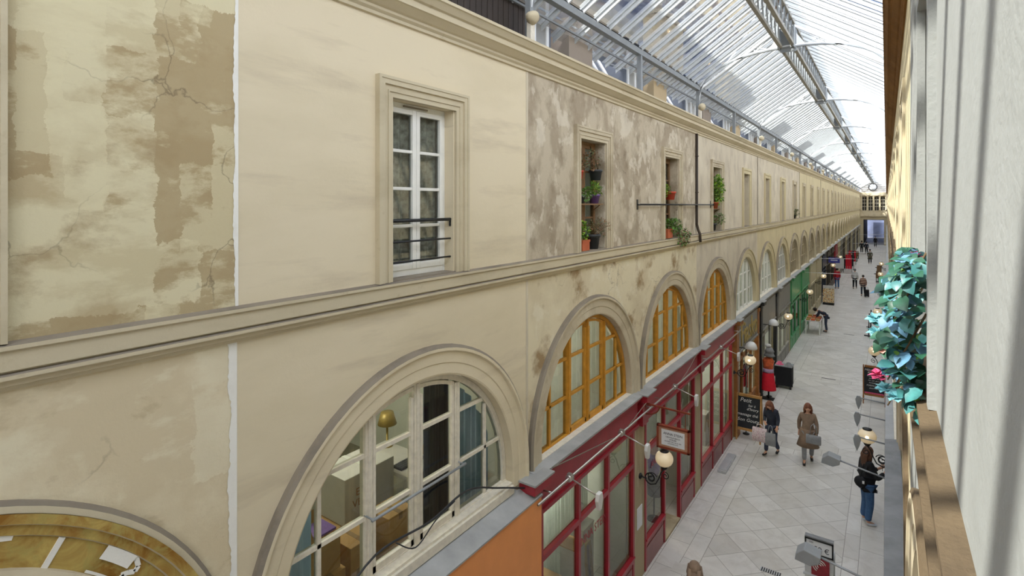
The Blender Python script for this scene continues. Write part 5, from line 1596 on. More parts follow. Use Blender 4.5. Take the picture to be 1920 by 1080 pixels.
def person(label, loc, heading, pose=None, scale=1.0, top='cloth_black', legs='denim', shoes='shoe_black', hair='hair_brown', hairlen=0.0, coat=None, near=False, toplen=0.86, bulk=1.0, legbulk=1.0):
    """pose overrides joints: name -> (x, y, z), with 'L'/'R' suffix for one side; local +y is forwards"""
    t = tag(empty('person', loc, heading), label, 'person')
    t.scale = (scale,) * 3
    pose = pose or {}
    def j(n, s=None):
        if s is None: return Vector(pose.get(n, BASE[n]))
        key = n + s
        if key in pose: return Vector(pose[key])
        v = Vector(pose.get(n, BASE[n])); sx = 1 if s == 'R' else -1
        return Vector((abs(v.x) * sx, v.y, v.z))
    V_, E_, R_ = [], [], []
    def add(p, r, prev=None):
        V_.append(p); R_.append(r)
        if prev is not None: E_.append((prev, len(V_) - 1))
        return len(V_) - 1
    a = add(j('pelvis'), (.14, .10))
    b = add(j('waist'), (.115, .09), a)
    c = add(j('chest'), (.14, .10), b)
    n = add(j('neck'), (.06, .055), c)
    th = add(j('throat'), .048, n)
    jw = add(j('jaw'), (.058, .062), th)
    fc = add(j('face'), (.076, .09), jw)
    add(j('crown'), (.06, .07), fc)
    fwd = (j('face') - j('throat')); 
    if near:
        up = (j('crown') - j('throat')).normalized()
        side = Vector((1, 0, 0)); f_ = up.cross(side).normalized() * -1
        if f_.y < 0: f_ = -f_
        nose = add(j('face') + f_ * 0.088 - up * 0.012, .011, fc)
        for s_ in (-1, 1): add(j('face') + side * s_ * 0.083 - up * 0.01 - f_ * 0.012, (.012, .018), fc)
    for s_ in ('L', 'R'):
        sg_ = 1 if s_ == 'R' else -1
        s0 = add(j('sh', s_), .058, c)
        e0 = add(j('el', s_), .041, s0)
        w0 = add(j('wr', s_), .027, e0)
        d = (j('ha', s_) - j('wr', s_)); dn = d.normalized()
        h0 = add(j('ha', s_), (.036, .02) if near else .036, w0)
        if near:
            side = dn.cross(Vector((0, 1, 0.3))).normalized()
            curl = dn.cross(side).normalized()
            for i, (o_, ln) in enumerate(((-.027, .062), (-.009, .072), (.009, .068), (.027, .052))):
                k0 = add(j('ha', s_) + side * o_ + dn * .035, .0095, h0)
                k1 = add(V_[k0] + dn * ln * .55 + curl * .010, .0085, k0)
                add(V_[k1] + dn * ln * .40 + curl * .022, .007, k1)
            k0 = add(j('ha', s_) + side * -.040 * sg_ - dn * .005, .011, h0)
            add(V_[k0] + dn * .04 - side * .018 * sg_ + curl * .01, .009, k0)
        h1 = add(j('hip', s_), (.085, .09), a)
        k1 = add(j('kn', s_), .056, h1)
        n1 = add(j('an', s_), .036, k1)
        add(j('toe', s_), (.036, .028), n1)
    skin_mesh('body', V_, E_, R_, 'skin', t)
    # clothes
    V_, E_, R_ = [], [], []
    hem = j('pelvis') + Vector((0, 0, toplen - .94))
    a = add(j('pelvis'), (.165 * bulk, .125 * bulk))
    add(hem, (.17 * bulk, .13 * bulk), a)
    b = add(j('waist'), (.145 * bulk, .115 * bulk), a)
    c = add(j('chest'), (.165 * bulk, .125 * bulk), b)
    add(j('neck') - Vector((0, 0, .01)), (.075, .07), c)
    for s_ in ('L', 'R'):
        s0 = add(j('sh', s_), .072 * bulk, c)
        e0 = add(j('el', s_), .055 * bulk, s0)
        add(j('wr', s_) * .97 + j('el', s_) * .03, .042 * bulk, e0)
    skin_mesh('top', V_, E_, R_, top, t)
    V_, E_, R_ = [], [], []
    a = add(j('pelvis') - Vector((0, 0, .0)), (.15, .115))
    for s_ in ('L', 'R'):
        h1 = add(j('hip', s_), (.095 * legbulk, .10 * legbulk), a)
        k1 = add(j('kn', s_), .072 * legbulk, h1)
        add(j('an', s_) + Vector((0, 0, .02)), .062 * legbulk, k1)
    skin_mesh('trousers', V_, E_, R_, legs, t)
    for s_ in ('L', 'R'):
        an, toe = j('an', s_), j('toe', s_)
        V_, E_, R_ = [], [], []
        z = max(.035, toe.z + .005)
        a = add(Vector((an.x, an.y - .02, an.z - .03)), (.042, .045))
        b = add((an + toe) / 2 + Vector((0, .02, -.012)), (.043, .034), a)
        add(toe + Vector((0, .03, 0.004)), (.04, .028), b)
        skin_mesh('shoe', V_, E_, R_, shoes, t)
    up = (j('crown') - j('throat')).normalized()
    hd = j('face') + up * .02
    mb = MB()
    mb.ball((hd.x, hd.y - .022, hd.z + .012), .096, .105, .112, 16)
    if hairlen:
        for (dx, w_) in ((-.045, .05), (0, .06), (.045, .05)):
            mb.tube([(hd.x + dx, hd.y - .06, hd.z + .02), (hd.x + dx * 1.4, hd.y - .10, hd.z - .10), (hd.x + dx * 1.5, hd.y - .10, hd.z - .10 - hairlen * .6), (hd.x + dx * 1.2, hd.y - .09, hd.z - .12 - hairlen)], [w_, w_ * 1.05, w_ * .9, .018], 8)
        for s_ in (-1, 1):
            mb.tube([(hd.x + s_ * .075, hd.y + .01, hd.z + .04), (hd.x + s_ * .092, hd.y - .005, hd.z - .08), (hd.x + s_ * .095, hd.y - .02, hd.z - .10 - hairlen * .7)], [.03, .034, .012], 8)
    me_h = mb.build('hair', hair, None, loc=(0, 0, 0)); me_h.parent = t; me_h.location = (0, 0, 0)
    if near:
        f_ = Vector((0, 1, 0))
        mb = MB()
        for s_ in (-1, 1): mb.ball((hd.x + s_ * .03, hd.y + .062, hd.z - .004), .010, .008, .007, 8)
        o = mb.build('eyes', 'ink', None, loc=(0, 0, 0)); o.parent = t
        mb = MB(); mb.ball((hd.x, hd.y + .062, hd.z - .068), .02, .008, .005, 8)
        o = mb.build('mouth', 'pot_red', None, loc=(0, 0, 0)); o.parent = t
    if coat:
        z0, z1, r0, r1 = coat
        mb = MB()
        p = j('pelvis')
        mb.lathe([(r0 * .9, z1), (r0, z1 - .02), (r0 * 1.02, (z0 + z1) / 2), (r1, z0), (r1 * .93, z0 + .004)], (p.x, p.y, 0), 20, sx=1.1, sy=.85)
        o = mb.build('coat_skirt', top, None, loc=(0, 0, 0)); o.parent = t
    return t

def held(name, label, cat, build, mats, loc=(0, 0, 0)):
    return None

WALK = {'knR': (.10, .12, .50), 'anR': (.10, .17, .10), 'toeR': (.115, .32, .05), 'knL': (-.10, .02, .48), 'anL': (-.10, -.22, .13), 'toeL': (-.11, -.10, .035), 'elR': (.225, -.10, 1.14), 'wrR': (.225, -.08, .90), 'haR': (.225, -.06, .83), 'elL': (-.225, .03, 1.13), 'wrL': (-.22, .14, .92), 'haL': (-.215, .17, .855)}

# woman beside the chalkboard, looking down into the bags she carries
px, py = -2.70, 16.85
P1 = dict(WALK)
P1.update({'chest': (.0, .05, 1.29), 'neck': (0, .08, 1.43), 'throat': (0, .10, 1.475), 'jaw': (0, .155, 1.50), 'face': (0, .165, 1.565), 'crown': (0, .15, 1.63), 'sh': (.165, .04, 1.38), 'elL': (-.22, .05, 1.13), 'wrL': (-.24, .18, .98), 'haL': (-.25, .23, .93), 'elR': (.20, .03, 1.12), 'wrR': (.12, .24, 1.05), 'haR': (.08, .29, 1.04)})
person('woman in dark jacket and jeans bent over a floral bag beside the chalkboard', (px, py, 0), PI - 0.25, P1, 0.93, top='cloth_navy', legs='denim_dark', shoes='shoe_black', hair='hair_auburn', hairlen=0.14, near=True, toplen=0.84)
def tote(label, cx, cy, z0, w_, h, mat, handle, name='tote_bag', dep=0.1):
    t = tag(empty(name, (cx, cy, z0)), label, 'bag')
    mb = MB()
    mb.add([(cx + a * w_ / 2, cy + b * d_, z0 + c) for c, d_, in ((0, dep * .7), (h * .3, dep), (h * .8, dep * .7), (h, dep * .25)) for a, b in ((-1, -1), (1, -1), (1, 1), (-1, 1))],
           [(3, 2, 1, 0)] + [(i * 4 + k, i * 4 + (k + 1) % 4, i * 4 + 4 + (k + 1) % 4, i * 4 + 4 + k) for i in range(3) for k in range(4)] + [(12, 13, 14, 15)], 0, True)
    b = mb.build('bag_body', mat, t, bevel=0.015)
    mb = MB()
    for s in (-1, 1):
        mb.tube([(cx - w_ * .25, cy + s * dep * .2, z0 + h), (cx - w_ * .15, cy + s * .02, z0 + h + handle * .8), (cx, cy, z0 + h + handle), (cx + w_ * .15, cy + s * .02, z0 + h + handle * .8), (cx + w_ * .25, cy + s * dep * .2, z0 + h)], 0.009, 6)
    mb.build('handles', mat, t)
    return t
tote('pink floral cloth tote bag held by the woman beside the chalkboard', px - 0.27, py - 0.27, 0.42, 0.38, 0.38, 'floral_cloth', 0.10)
tote('pale grey tote bag hanging from the arm of the woman in dark jacket', px + 0.02, py - 0.33, 0.38, 0.26, 0.36, 'cloth_grey', 0.22, dep=0.06)

# woman in the long taupe coat walking towards the viewer
person('woman with reddish hair walking in a long taupe coat', (-1.79, 16.9, 0), PI + 0.15, WALK, 0.95, top='cloth_taupe', legs='cloth_grey', shoes='shoe_black', hair='hair_auburn', hairlen=0.16, coat=(0.50, 1.0, 0.20, 0.27), near=True, toplen=0.80, bulk=1.08)
tote('dark grey shoulder bag at the hip of the woman in taupe coat', -1.79 + 0.16, 16.9 - 0.26, 0.66, 0.36, 0.24, 'cloth_grey', 0.30, 'shoulder_bag', 0.07)

# woman in jeans at the right-hand window
P3 = {'pelvis': (0, 0, .95), 'elR': (.20, .12, 1.10), 'wrR': (.14, .30, 1.22), 'haR': (.11, .35, 1.28), 'elL': (-.20, .12, 1.10), 'wrL': (-.12, .30, 1.20), 'haL': (-.07, .35, 1.26), 'jaw': (0, .055, 1.545), 'face': (0, .045, 1.61), 'crown': (0, .02, 1.67)}
person('woman in black jacket and blue jeans standing by the right-hand shop window', (-0.36, 14.45, 0), -PI / 2 + 0.45, P3, 1.0, top='cloth_black', legs='denim', shoes='shoe_white', hair='hair_brown', hairlen=0.34, near=True, toplen=0.82, bulk=1.12, legbulk=1.15)
mb = MB(); mb.box(-0.075, -0.065, 14.42, 14.50, 1.27, 1.41)
tag(mb.build('phone', 'cloth_black', bevel=0.003), 'dark phone held up by the woman in jeans', 'phone')
t = tag(empty('shoulder_bag', (-0.5, 14.27, 0.84)), 'black shoulder bag with a white tag behind the woman in jeans', 'bag')
mb = MB(); mb.ball((-0.47, 14.29, 0.98), .13, .09, .13, 14); mb.build('bag_body', 'cloth_black', t)
mb = MB(); mb.tube([(-0.48, 14.26, 1.08), (-0.42, 14.33, 1.36), (-0.32, 14.42, 1.46), (-0.28, 14.56, 1.34)], 0.014, 6); mb.build('strap', 'cloth_black', t)
mb = MB(); mb.box(-0.44, -0.40, 14.195, 14.21, 0.98, 1.04); mb.build('tag', 'paper', t)

# person passing at the bottom edge: only the top of the head shows
person('person at the bottom edge, only the fair crown of the head showing', (-2.40, 8.28, 0), 0.2, WALK, 0.99, top='cloth_olive', legs='cloth_navy', hair='cloth_taupe', hairlen=0.08)

# people farther away
person('person in a red jacket and blue jeans standing beside the blue sign', (-3.45, 53.2, 0), 0.3, None, 1.02, top='cloth_red', legs='denim', hair='hair_dark', bulk=1.1)
person('person in a pale grey jacket walking down the middle', (-2.2, 54.0, 0), 0.0, WALK, 0.98, top='cloth_white', legs='cloth_black', hair='cloth_grey', bulk=1.1)
person('person in a striped brown jumper walking with a dark bag', (-1.5, 50.2, 0), PI, WALK, 0.94, top='striped_knit', legs='cloth_navy', hair='hair_dark', bulk=1.12)
mb = MB(); mb.box(-1.40, -1.10, 49.6, 49.95, 0.06, 0.55); mb.tube([(-1.32, 49.8, 0.55), (-1.32, 49.8, 0.75), (-1.18, 49.8, 0.75), (-1.18, 49.8, 0.55)], 0.012, 6)
for x in (-1.36, -1.14): mb.lathe([(0.04, -0.02), (0.04, 0.02)], (x, 49.77, 0.04), 10, axis='x')
tag(mb.build('wheeled_bag', 'cloth_black', bevel=0.02), 'dark wheeled bag beside the person in the striped jumper', 'bag')
person('person in olive coat walking alone far down the floor', (-1.62, 77.5, 0), PI, WALK, 1.02, top='cloth_olive', legs='cloth_black', hair='hair_dark', coat=(0.55, 0.98, 0.19, 0.22))
person('dark clad person far off, left one of a close pair', (-2.95, 93.0, 0), 0.1, WALK, 1.08, top='cloth_black', legs='cloth_black', hair='hair_dark')
person('dark clad person far off, right one of a close pair', (-2.35, 92.0, 0), 0.0, WALK, 1.05, top='cloth_navy', legs='cloth_black', hair='hair_dark')
person('person in dark top and blue trousers far off beside the left shops', (-3.25, 72.0, 0), 0.4, WALK, 1.03, top='cloth_black', legs='denim', hair='hair_dark')
person('person in black near the far passage, silhouetted', (-1.5, 108.0, 0), PI, WALK, 1.05, top='cloth_black', legs='cloth_black', hair='hair_dark')
P10 = {'pelvis': (0, -.05, .93), 'waist': (0, .08, 1.02), 'chest': (0, .25, 1.10), 'neck': (0, .40, 1.16), 'throat': (0, .45, 1.18), 'jaw': (0, .52, 1.17), 'face': (0, .55, 1.21), 'crown': (0, .56, 1.28), 'sh': (.165, .33, 1.13), 'el': (.2, .40, .92), 'wr': (.17, .52, .84), 'ha': (.16, .58, .84)}
person('person in blue jeans bending over the book table', (-2.78, 34.75, 0), PI / 2 + 0.1, P10, 1.0, top='cloth_navy', legs='denim_dark', hair='hair_dark')

# ------------------------------------------------------------------ street furniture of the arcade
def text_lines(lines, mat, parent, x, y, z, rot):
    for b, s_, dx, dz in lines:
        text('lettering', b, s_, mat, parent, (x + dx, y, z + dz), rot, 0.001)

def a_board(x0, x1, y, h, label, frame, lines, tilt=0.16, stripe=False):
    xc = (x0 + x1) / 2
    t = tag(empty('chalkboard_stand', (xc, y, 0)), label, 'chalkboard')
    yb = lambda z: y + tilt * z / h * 0.4
    w_ = 0.07
    for s, nm in ((1, 'front'), (-1, 'back')):
        mb = MB()
        yy0, yy1 = (y, y + 0.14) if s > 0 else (y + 0.42, y + 0.18)
        for x in (x0 + w_ / 2, x1 - w_ / 2): mb.bar((x, yy0, 0), (x, yy1, h), w_, 0.035)
        k = 0.25
        L = lambda z: yy0 + (yy1 - yy0) * z / h
        for z in (h - w_ / 2, k * h): mb.bar((x0 + w_, L(z), z), (x1 - w_, L(z), z), 0.035, w_)
        mb.build('frame', frame, t)
        if s > 0:
            mb = MB(); mb.add([(x0 + w_ * .8, L(k * h) + .01, k * h), (x1 - w_ * .8, L(k * h) + .01, k * h), (x1 - w_ * .8, L(h - w_) + .01, h - w_), (x0 + w_ * .8, L(h - w_) + .01, h - w_),
                             (x0 + w_ * .8, L(k * h) + .02, k * h), (x1 - w_ * .8, L(k * h) + .02, k * h), (x1 - w_ * .8, L(h - w_) + .02, h - w_), (x0 + w_ * .8, L(h - w_) + .02, h - w_)],
                            [(0, 1, 2, 3), (7, 6, 5, 4), (0, 4, 5, 1), (3, 2, 6, 7), (0, 3, 7, 4), (1, 5, 6, 2)])
            b = mb.build('board', 'slate', t)
            ang = math.atan2(h, yy1 - yy0)
            for body, s_, dx, z in lines:
                text('lettering', body, s_, 'chalk', t, (xc + dx, L(z) + .006, z), (ang, 0, 0), 0.001)
            if stripe:
                mb = MB(); mb.bar((x0 + w_, L(k * h + .06) + .006, k * h + .06), (x1 - w_, L(k * h + .06) + .006, k * h + .06), 0.004, 0.05); mb.build('pink_border', 'petal_pink', t)
    return t
a_board(-3.80, -3.06, 17.35, 1.38, 'oak framed chalkboard with white handwriting beside the red shop', 'oak_light',
        [('Petit', 0.17, -.10, 1.20), ('bar à', 0.10, .08, 1.06), ('d\'Ivory', 0.12, .10, .95), ('massage thé', 0.12, -.04, .78), ('Son Gouty', 0.14, -.02, .62)])
a_board(-0.72, 0.0, 23.1, 1.36, 'wooden framed chalkboard with dense writing against the right side', 'oak',
        [('MENU', 0.10, -.15, 1.20), ('Plat du jour', 0.085, 0, 1.10), ('soupe  salade  tarte', 0.055, 0, 1.0), ('quiche du chef', 0.055, 0, .92), ('thé  café  gâteau', 0.055, 0, .84), ('formule midi', 0.06, 0, .76), ('FORMULES', 0.075, -.05, .66), ('dessert maison', 0.05, 0, .57)], stripe=True)

# price sign on a stand with a postcard rack below, cut by the bottom edge
t = tag(empty('price_stand', (-0.98, 10.5, 0)), 'black framed price sign on a stand with a red poster at the bottom edge', 'sign stand')
zs = EYE - 6.02
x0, x1 = -1.16, -0.73
y = 10.5
mb = MB()
for a, b, c, d in ((x0, x1, zs + .24, zs + .265), (x0, x1, zs, zs + .025), (x0, x0 + .025, zs, zs + .265), (x1 - .025, x1, zs, zs + .265)): mb.box(a, b, y - .02, y + .02, c, d)
mb.build('frame', 'iron_black', t)
mb = MB(); mb.box(x0 + .025, x1 - .025, y - .01, y + .012, zs + .025, zs + .24); mb.build('panel', 'paper', t)
text('lettering', '59 €', 0.12, 'ink', t, ((x0 + x1) / 2 + .04, y - .012, zs + .105), (PI / 2, 0, 0), 0.001)
text('lettering', 'DES', 0.035, 'ink', t, (x0 + .10, y - .012, zs + .20), (PI / 2, 0, 0), 0.001)
mb = MB(); mb.box(x0, x1, y - .01, y + .09, zs + .265, zs + .285); mb.build('top_ledge', 'cloth_grey', t)
mb = MB(); mb.box(x0 + .1, x1 - .06, y - .01, y + .01, zs - .38, zs - .02); mb.build('poster', 'poster_red', t)
mb = MB()
for i in range(3):
    c_ = (x0 + .22, y - .014, zs - .17)
    mb.tube([(c_[0] + (.03 + .035 * i) * math.cos(a * PI / 8), c_[1], c_[2] + (.03 + .035 * i) * math.sin(a * PI / 8)) for a in range(1, 12)], .008, 5)
mb.build('poster_swirl', 'chalk', t)
mb = MB(); mb.box(x0, x1, y + .01, y + .32, .08, zs - .02)
for i in range(4): mb.box(x0 - .02, x1 + .02, y - .05, y + .01, .15 + i * .22, .17 + i * .22)
mb.build('rack', 'steel_step', t)
mb = MB()
for a in (x0 + .04, x1 - .04):
    for b in (y + .03, y + .29): mb.box(a - .02, a + .02, b - .02, b + .02, 0, .08)
mb.build('feet', 'iron_black', t)

# black folding stand on the floor near the right side
t = tag(empty('easel', (-0.8, 35.0, 0)), 'slim black stand with crossbars on the floor to the right', 'stand')
mb = MB(); mb.bar((-0.8, 35.0, 0.02), (-0.76, 35.0, 1.25), .05); mb.bar((-0.7, 35.0, 0.5), (-0.68, 35.0, 1.45), .06); mb.build('post', 'iron_black', t)
mb = MB(); mb.bar((-1.0, 35.0, 0.03), (-0.5, 35.0, 0.03), .05); mb.bar((-0.9, 35.0, 0.5), (-0.45, 35.0, 0.5), .04); mb.bar((-0.8, 34.75, 0.03), (-0.8, 35.25, 0.03), .05); mb.build('crossbars', 'iron_black', t)

# mannequin dressed in red with hats piled on top
t = tag(empty('mannequin', (-3.58, 21.6, 0)), 'dress stand with red skirt, orange top and knitted hats outside the brown shop', 'mannequin')
mx, my = -3.58, 21.6
mb = MB(); mb.box(mx - .2, mx + .2, my - .15, my + .15, 0, .03); mb.tube([(mx, my, .03), (mx, my, 1.0)], .018, 8); mb.build('stand', 'iron_black', t)
mb = MB(); mb.lathe([(.02, .36), (.27, .36), (.27, .40), (.19, .95), (.16, 1.02), (.05, 1.03)], (mx, my, 0), 18); mb.build('skirt', 'cloth_scarlet', t)
mb = MB(); mb.lathe([(.05, 1.0), (.185, 1.0), (.18, 1.12), (.16, 1.13)], (mx, my, 0), 18); mb.build('sash', 'cloth_lilac', t)
mb = MB(); mb.lathe([(.16, 1.10), (.17, 1.25), (.20, 1.42), (.14, 1.52), (.06, 1.55)], (mx, my, 0), 18, sy=.75); mb.build('bodice', 'cloth_orange', t)
mb = MB(); mb.lathe([(.05, 1.52), (.05, 1.60), (.09, 1.64), (.10, 1.72), (.07, 1.80)], (mx, my, 0), 14); mb.build('head', 'skin', t)
mb = MB(); mb.lathe([(.20, 1.60), (.16, 1.66), (.14, 1.74), (.17, 1.76), (.13, 1.84), (.10, 1.90), (.03, 1.93)], (mx + .04, my, 0), 16); mb.build('hat', 'cloth_grey', t)
mb = MB(); mb.ball((mx, my, 1.97), .11, .10, .07, 12); mb.build('hat', 'cloth_white', t)
t = tag(empty('display_case', (-3.25, 23.4, 0)), 'black box on the floor beside the mannequin with hats on it', 'case')
mb = MB(); mb.box(-3.58, -3.0, 23.1, 23.6, 0.12, .86)
mb.build('box', 'cloth_black', t, bevel=.01)
mb = MB()
for a in (-3.53, -3.05):
    for b in (23.15, 23.55): mb.box(a - .03, a + .03, b - .03, b + .03, 0, .12)
mb.build('feet', 'iron_black', t)
mb = MB(); mb.box(-3.6, -2.98, 23.08, 23.62, .86, .89); mb.build('lid', 'iron_grey', t)
for i, (hx, m_, lab) in enumerate(((-3.45, 'petal_pink', 'crimson hat lying on the black box'), (-3.13, 'cloth_grey', 'grey brimmed hat lying on the black box'))):
    mb = MB(); mb.lathe([(.15, .0), (.14, .02), (.085, .03), (.08, .10), (.03, .12)], (hx, 23.3, .89), 14); tag(mb.build('hat', m_), lab, 'hat')

# clothes and white dome lamps at the brown shop
for y, lab in ((17.9, 'white dome lamp on a thin black post before the brown shop'), (21.9, 'white dome lamp on a thin black post above the mannequin')):
    t = tag(empty('dome_lamp', (XL + .42, y, 0)), lab, 'lamp', 'white dome lamps of the brown shop')
    mb = MB(); mb.tube([(XL + .3, y, 0), (XL + .3, y, EYE - 4.52)], .016, 6); mb.lathe([(.10, 0), (.10, .02), (.02, .04)], (XL + .3, y, 0), 12); mb.tube([(XL + .1, y, EYE - 4.52), (XL + .62, y, EYE - 4.52)], .014, 6); mb.build('post', 'iron_black', t)
    mb = MB(); mb.lathe([(.17, 0), (.18, .04), (.15, .14), (.08, .21), (.02, .225)], (XL + .45, y, EYE - 4.51), 16); mb.build('dome', 'globe_white', t)
rng = random.Random(8)
for i in range(6):
    y = 18.3 + i * .32
    t = tag(empty('hanging_garment', (XL - .16, y, .9)), '%s garment hanging in the window of the brown shop' % ['red', 'white', 'grey', 'pink', 'white patterned', 'red checked'][i], 'garment', None)
    mb = MB(); mb.prism([(-.12, 0), (.12, 0), (.10, .62), (.16, .66), (.05, .76), (-.05, .76), (-.16, .66), (-.10, .62)], lambda a, b, q: (XL - .16 + q, y + a, .85 + b), -.025, .025)
    mb.build('cloth', ['cloth_red', 'cloth_white', 'cloth_grey', 'petal_salmon', 'floral_cloth', 'poster_red'][i], t, bevel=.01)
    mb = MB(); mb.tube([(XL - .16, y - .1, 1.57), (XL - .16, y, 1.64), (XL - .16, y + .1, 1.57)], .006, 5); mb.tube([(XL - .16, y, 1.64), (XL - .16, y, 1.75)], .004, 5); mb.build('hanger', 'iron_black', t)
mb = MB(); mb.tube([(XL - .16, 17.9, 1.75), (XL - .16, 20.4, 1.75)], .012, 6)
for y in (17.9, 20.4): mb.tube([(XL - .16, y, 0), (XL - .16, y, 1.75)], .012, 6)
tag(mb.build('garment_rail', 'iron_black'), 'clothes rail behind the glass of the brown shop', 'rail')

# book table before the green shop
t = tag(empty('table', (-3.3, 34.3, 0)), 'white table set out with books before the green shop', 'table')
mb = MB(); mb.box(-3.72, -2.95, 33.6, 35.0, .72, .77); mb.build('tabletop', 'white_card', t)
for a in (-3.67, -3.0):
    for b in (33.66, 34.94): mb = MB(); mb.bar((a, b, 0), (a * .98 - .06, b, .72), .06); mb.build('leg', 'white_paint', t)
rng = random.Random(4)
for i in range(3):
    for j in range(5):
        a, b = -3.66 + i * .235, 33.66 + j * .265
        mb = MB(); h = rng.uniform(.05, .13); mb.box(a, a + .19, b, b + .24, .771, .77 + h)
        col = ['gold_leaf', 'cardboard', 'terracotta', 'oak_light', 'cloth_orange'][rng.randrange(5)]
        tag(mb.build('book', [col]), 'book in a small pile on the white table before the green shop', 'book', 'books on the white table')

# magazine rack, blue hanging sign, poster board beyond
t = tag(empty('magazine_rack', (-3.4, 44.2, 0)), 'rack of colourful magazines standing before the dark blue shop', 'rack')
mb = MB(); mb.box(-3.75, -3.05, 44.2, 44.5, 0, .18); mb.build('base', 'iron_black', t)
mb = MB(); mb.add([(-3.75, 44.15, .18), (-3.05, 44.15, .18), (-3.05, 44.42, 1.15), (-3.75, 44.42, 1.15), (-3.75, 44.5, .18), (-3.05, 44.5, .18), (-3.05, 44.5, 1.15), (-3.75, 44.5, 1.15)], [(0, 1, 2, 3), (7, 6, 5, 4), (0, 4, 5, 1), (3, 2, 6, 7), (0, 3, 7, 4), (1, 5, 6, 2)]); mb.build('magazines', 'magazines', t)
mb = MB(); mb.box(-3.75, -3.05, 44.45, 44.55, 1.15, 1.35); mb.build('header', 'cloth_white', t)
t = tag(empty('hanging_sign', (-3.3, 47.6, 3.0)), 'blue sign board hung out from the dark blue shop', 'sign')
mb = MB(); mb.box(-3.65, -2.9, 47.56, 47.64, 2.72, 3.12); mb.build('board', 'blue_sign', t)
mb = MB(); mb.tube([(-3.9, 47.6, 3.2), (-2.88, 47.6, 3.2)], .02, 6); mb.build('bracket', 'iron_black', t)
mb = MB(); mb.box(-3.5, -3.05, 47.55, 47.56, 2.88, 2.94); mb.build('emblem', 'paper', t)
t = tag(empty('hanging_sign', (-3.1, 50.6, 2.2)), 'pale square sign board just beyond the blue one', 'sign')
mb = MB(); mb.box(-3.4, -2.8, 50.56, 50.64, 2.0, 2.75); mb.build('board', 'cloth_white', t)
mb = MB(); mb.tube([(-3.9, 50.6, 2.83), (-2.78, 50.6, 2.83)], .02, 6); mb.build('bracket', 'iron_black', t)
for i, y in enumerate((66, 69, 75)):
    t = tag(empty('garment_rail', (-3.4, y, 0)), '%s of three rails of red clothes before the bright red shop' % ORD[i + 1], 'clothes rail')
    mb = MB(); mb.tube([(-3.7, y, 0), (-3.7, y, 1.7), (-2.95, y, 1.7), (-2.95, y, 0)], .02, 6); mb.build('rail', 'iron_black', t)
    for q in range(4):
        mb = MB(); mb.box(-3.66 + q * .18, -3.52 + q * .18, y - .2, y + .2, .45, 1.66); mb.build('garment', 'cloth_scarlet' if (q + i) % 4 else 'cloth_black', t)

# tables and chairs of a distant cafe, dark silhouettes on the left
for i, (x, y) in enumerate(((-3.2, 80.0), (-3.2, 84.0), (-0.6, 60.0), (-0.6, 66.0))):
    t = tag(empty('cafe_table', (x, y, 0)), 'small dark cafe table %s' % ['on the left beyond the red clothes', 'farthest on the left', 'on the right side halfway down', 'farther of two on the right side'][i], 'table')
    mb = MB(); mb.lathe([(.35, .72), (.35, .75)], (x, y, 0), 16); mb.build('tabletop', 'cloth_black', t)
    mb = MB(); mb.lathe([(.22, 0), (.20, .03), (.03, .06), (.03, .72)], (x, y, 0), 12); mb.build('pedestal', 'iron_black', t)
    for k_ in (-1, 1):
        c = tag(empty('cafe_chair', (x, y + k_ * .65, 0)), 'dark cafe chair %s the %s small table' % ('behind' if k_ > 0 else 'in front of', ORD[i + 1]), 'chair')
        mb = MB(); mb.box(x - .2, x + .2, y + k_ * .65 - .2, y + k_ * .65 + .2, .43, .46); mb.build('seat', 'brown_wood', c)
        mb = MB(); mb.box(x - .2, x + .2, y + k_ * .85 - .015, y + k_ * .85 + .015, .46, .9); mb.build('backrest', 'brown_wood', c)
        for a in (-.17, .17):
            for b in (-.17, .17): mb = MB(); mb.bar((x + a, y + k_ * .65 + b, 0), (x + a, y + k_ * .65 + b, .43), .03); mb.build('leg', 'iron_black', c)

# grates in the floor, metal step in front of the red shop
for i, (x, y, w_, l_) in enumerate(((-1.86, 11.46, .36, .13), (-1.95, 25.5, .5, .07), (-1.7, 34.8, .5, .07), (-1.85, 18.9, .4, .07))):
    t = tag(empty('floor_grate', (x, y, .001)), ['slotted floor grate near the price sign', 'dark slot drain in the middle of the floor, third one along', 'dark slot drain far down the floor near the book table', 'dark slot drain level with the left chalkboard'][i], 'grate')
    mb = MB(); mb.box(x - w_ / 2, x + w_ / 2, y - l_ / 2, y + l_ / 2, .001, .004); mb.build('slot', 'iron_black', t)
    mb = MB()
    n = 9
    if l_ > .1:
        for q in range(n): mb.box(x - w_ / 2 + q * w_ / n, x - w_ / 2 + q * w_ / n + w_ / n * .5, y - l_ / 2, y + l_ / 2, .004, .008)
        mb.build('bars', 'steel_step', t)
mb = MB(); mb.box(-3.72, -3.5, 14.9, 16.1, 0.001, .07); mb.box(-3.70, -3.52, 14.95, 16.05, .07, .085)
tag(mb.build('metal_step', 'steel_step', bevel=.01), 'low metal step on the floor against the farthest red shop window', 'step')
mb = MB(); mb.box(XL + .032, XL + .045, J(3) - .12, J(3) + .12, 1.02, 1.42)
tag(mb.build('notice', 'paper'), 'white paper notice on the stone pier under the globe lamp', 'notice')

# thin white rods and wires spanning the arcade far off
for i, (k, z) in enumerate(((9, EYE - 3.7), (11, EYE - 3.6), (13, EYE - 3.7), (16, EYE - 3.7), (20, EYE - 3.6))):
    y = J(k)
    mb = MB(); mb.tube([(XL + .05, y, z), (-1.2, y + (.8 if i % 2 else 0), z + .05)] if i < 2 else [(-2.6, y, z), (XR - .05, y + .5, z + .1)], .012, 5)
    tag(mb.build('span_rod', 'iron_white'), '%s thin white rod reaching across the arcade, counted from the green shop' % ORD[i + 1], 'rod')

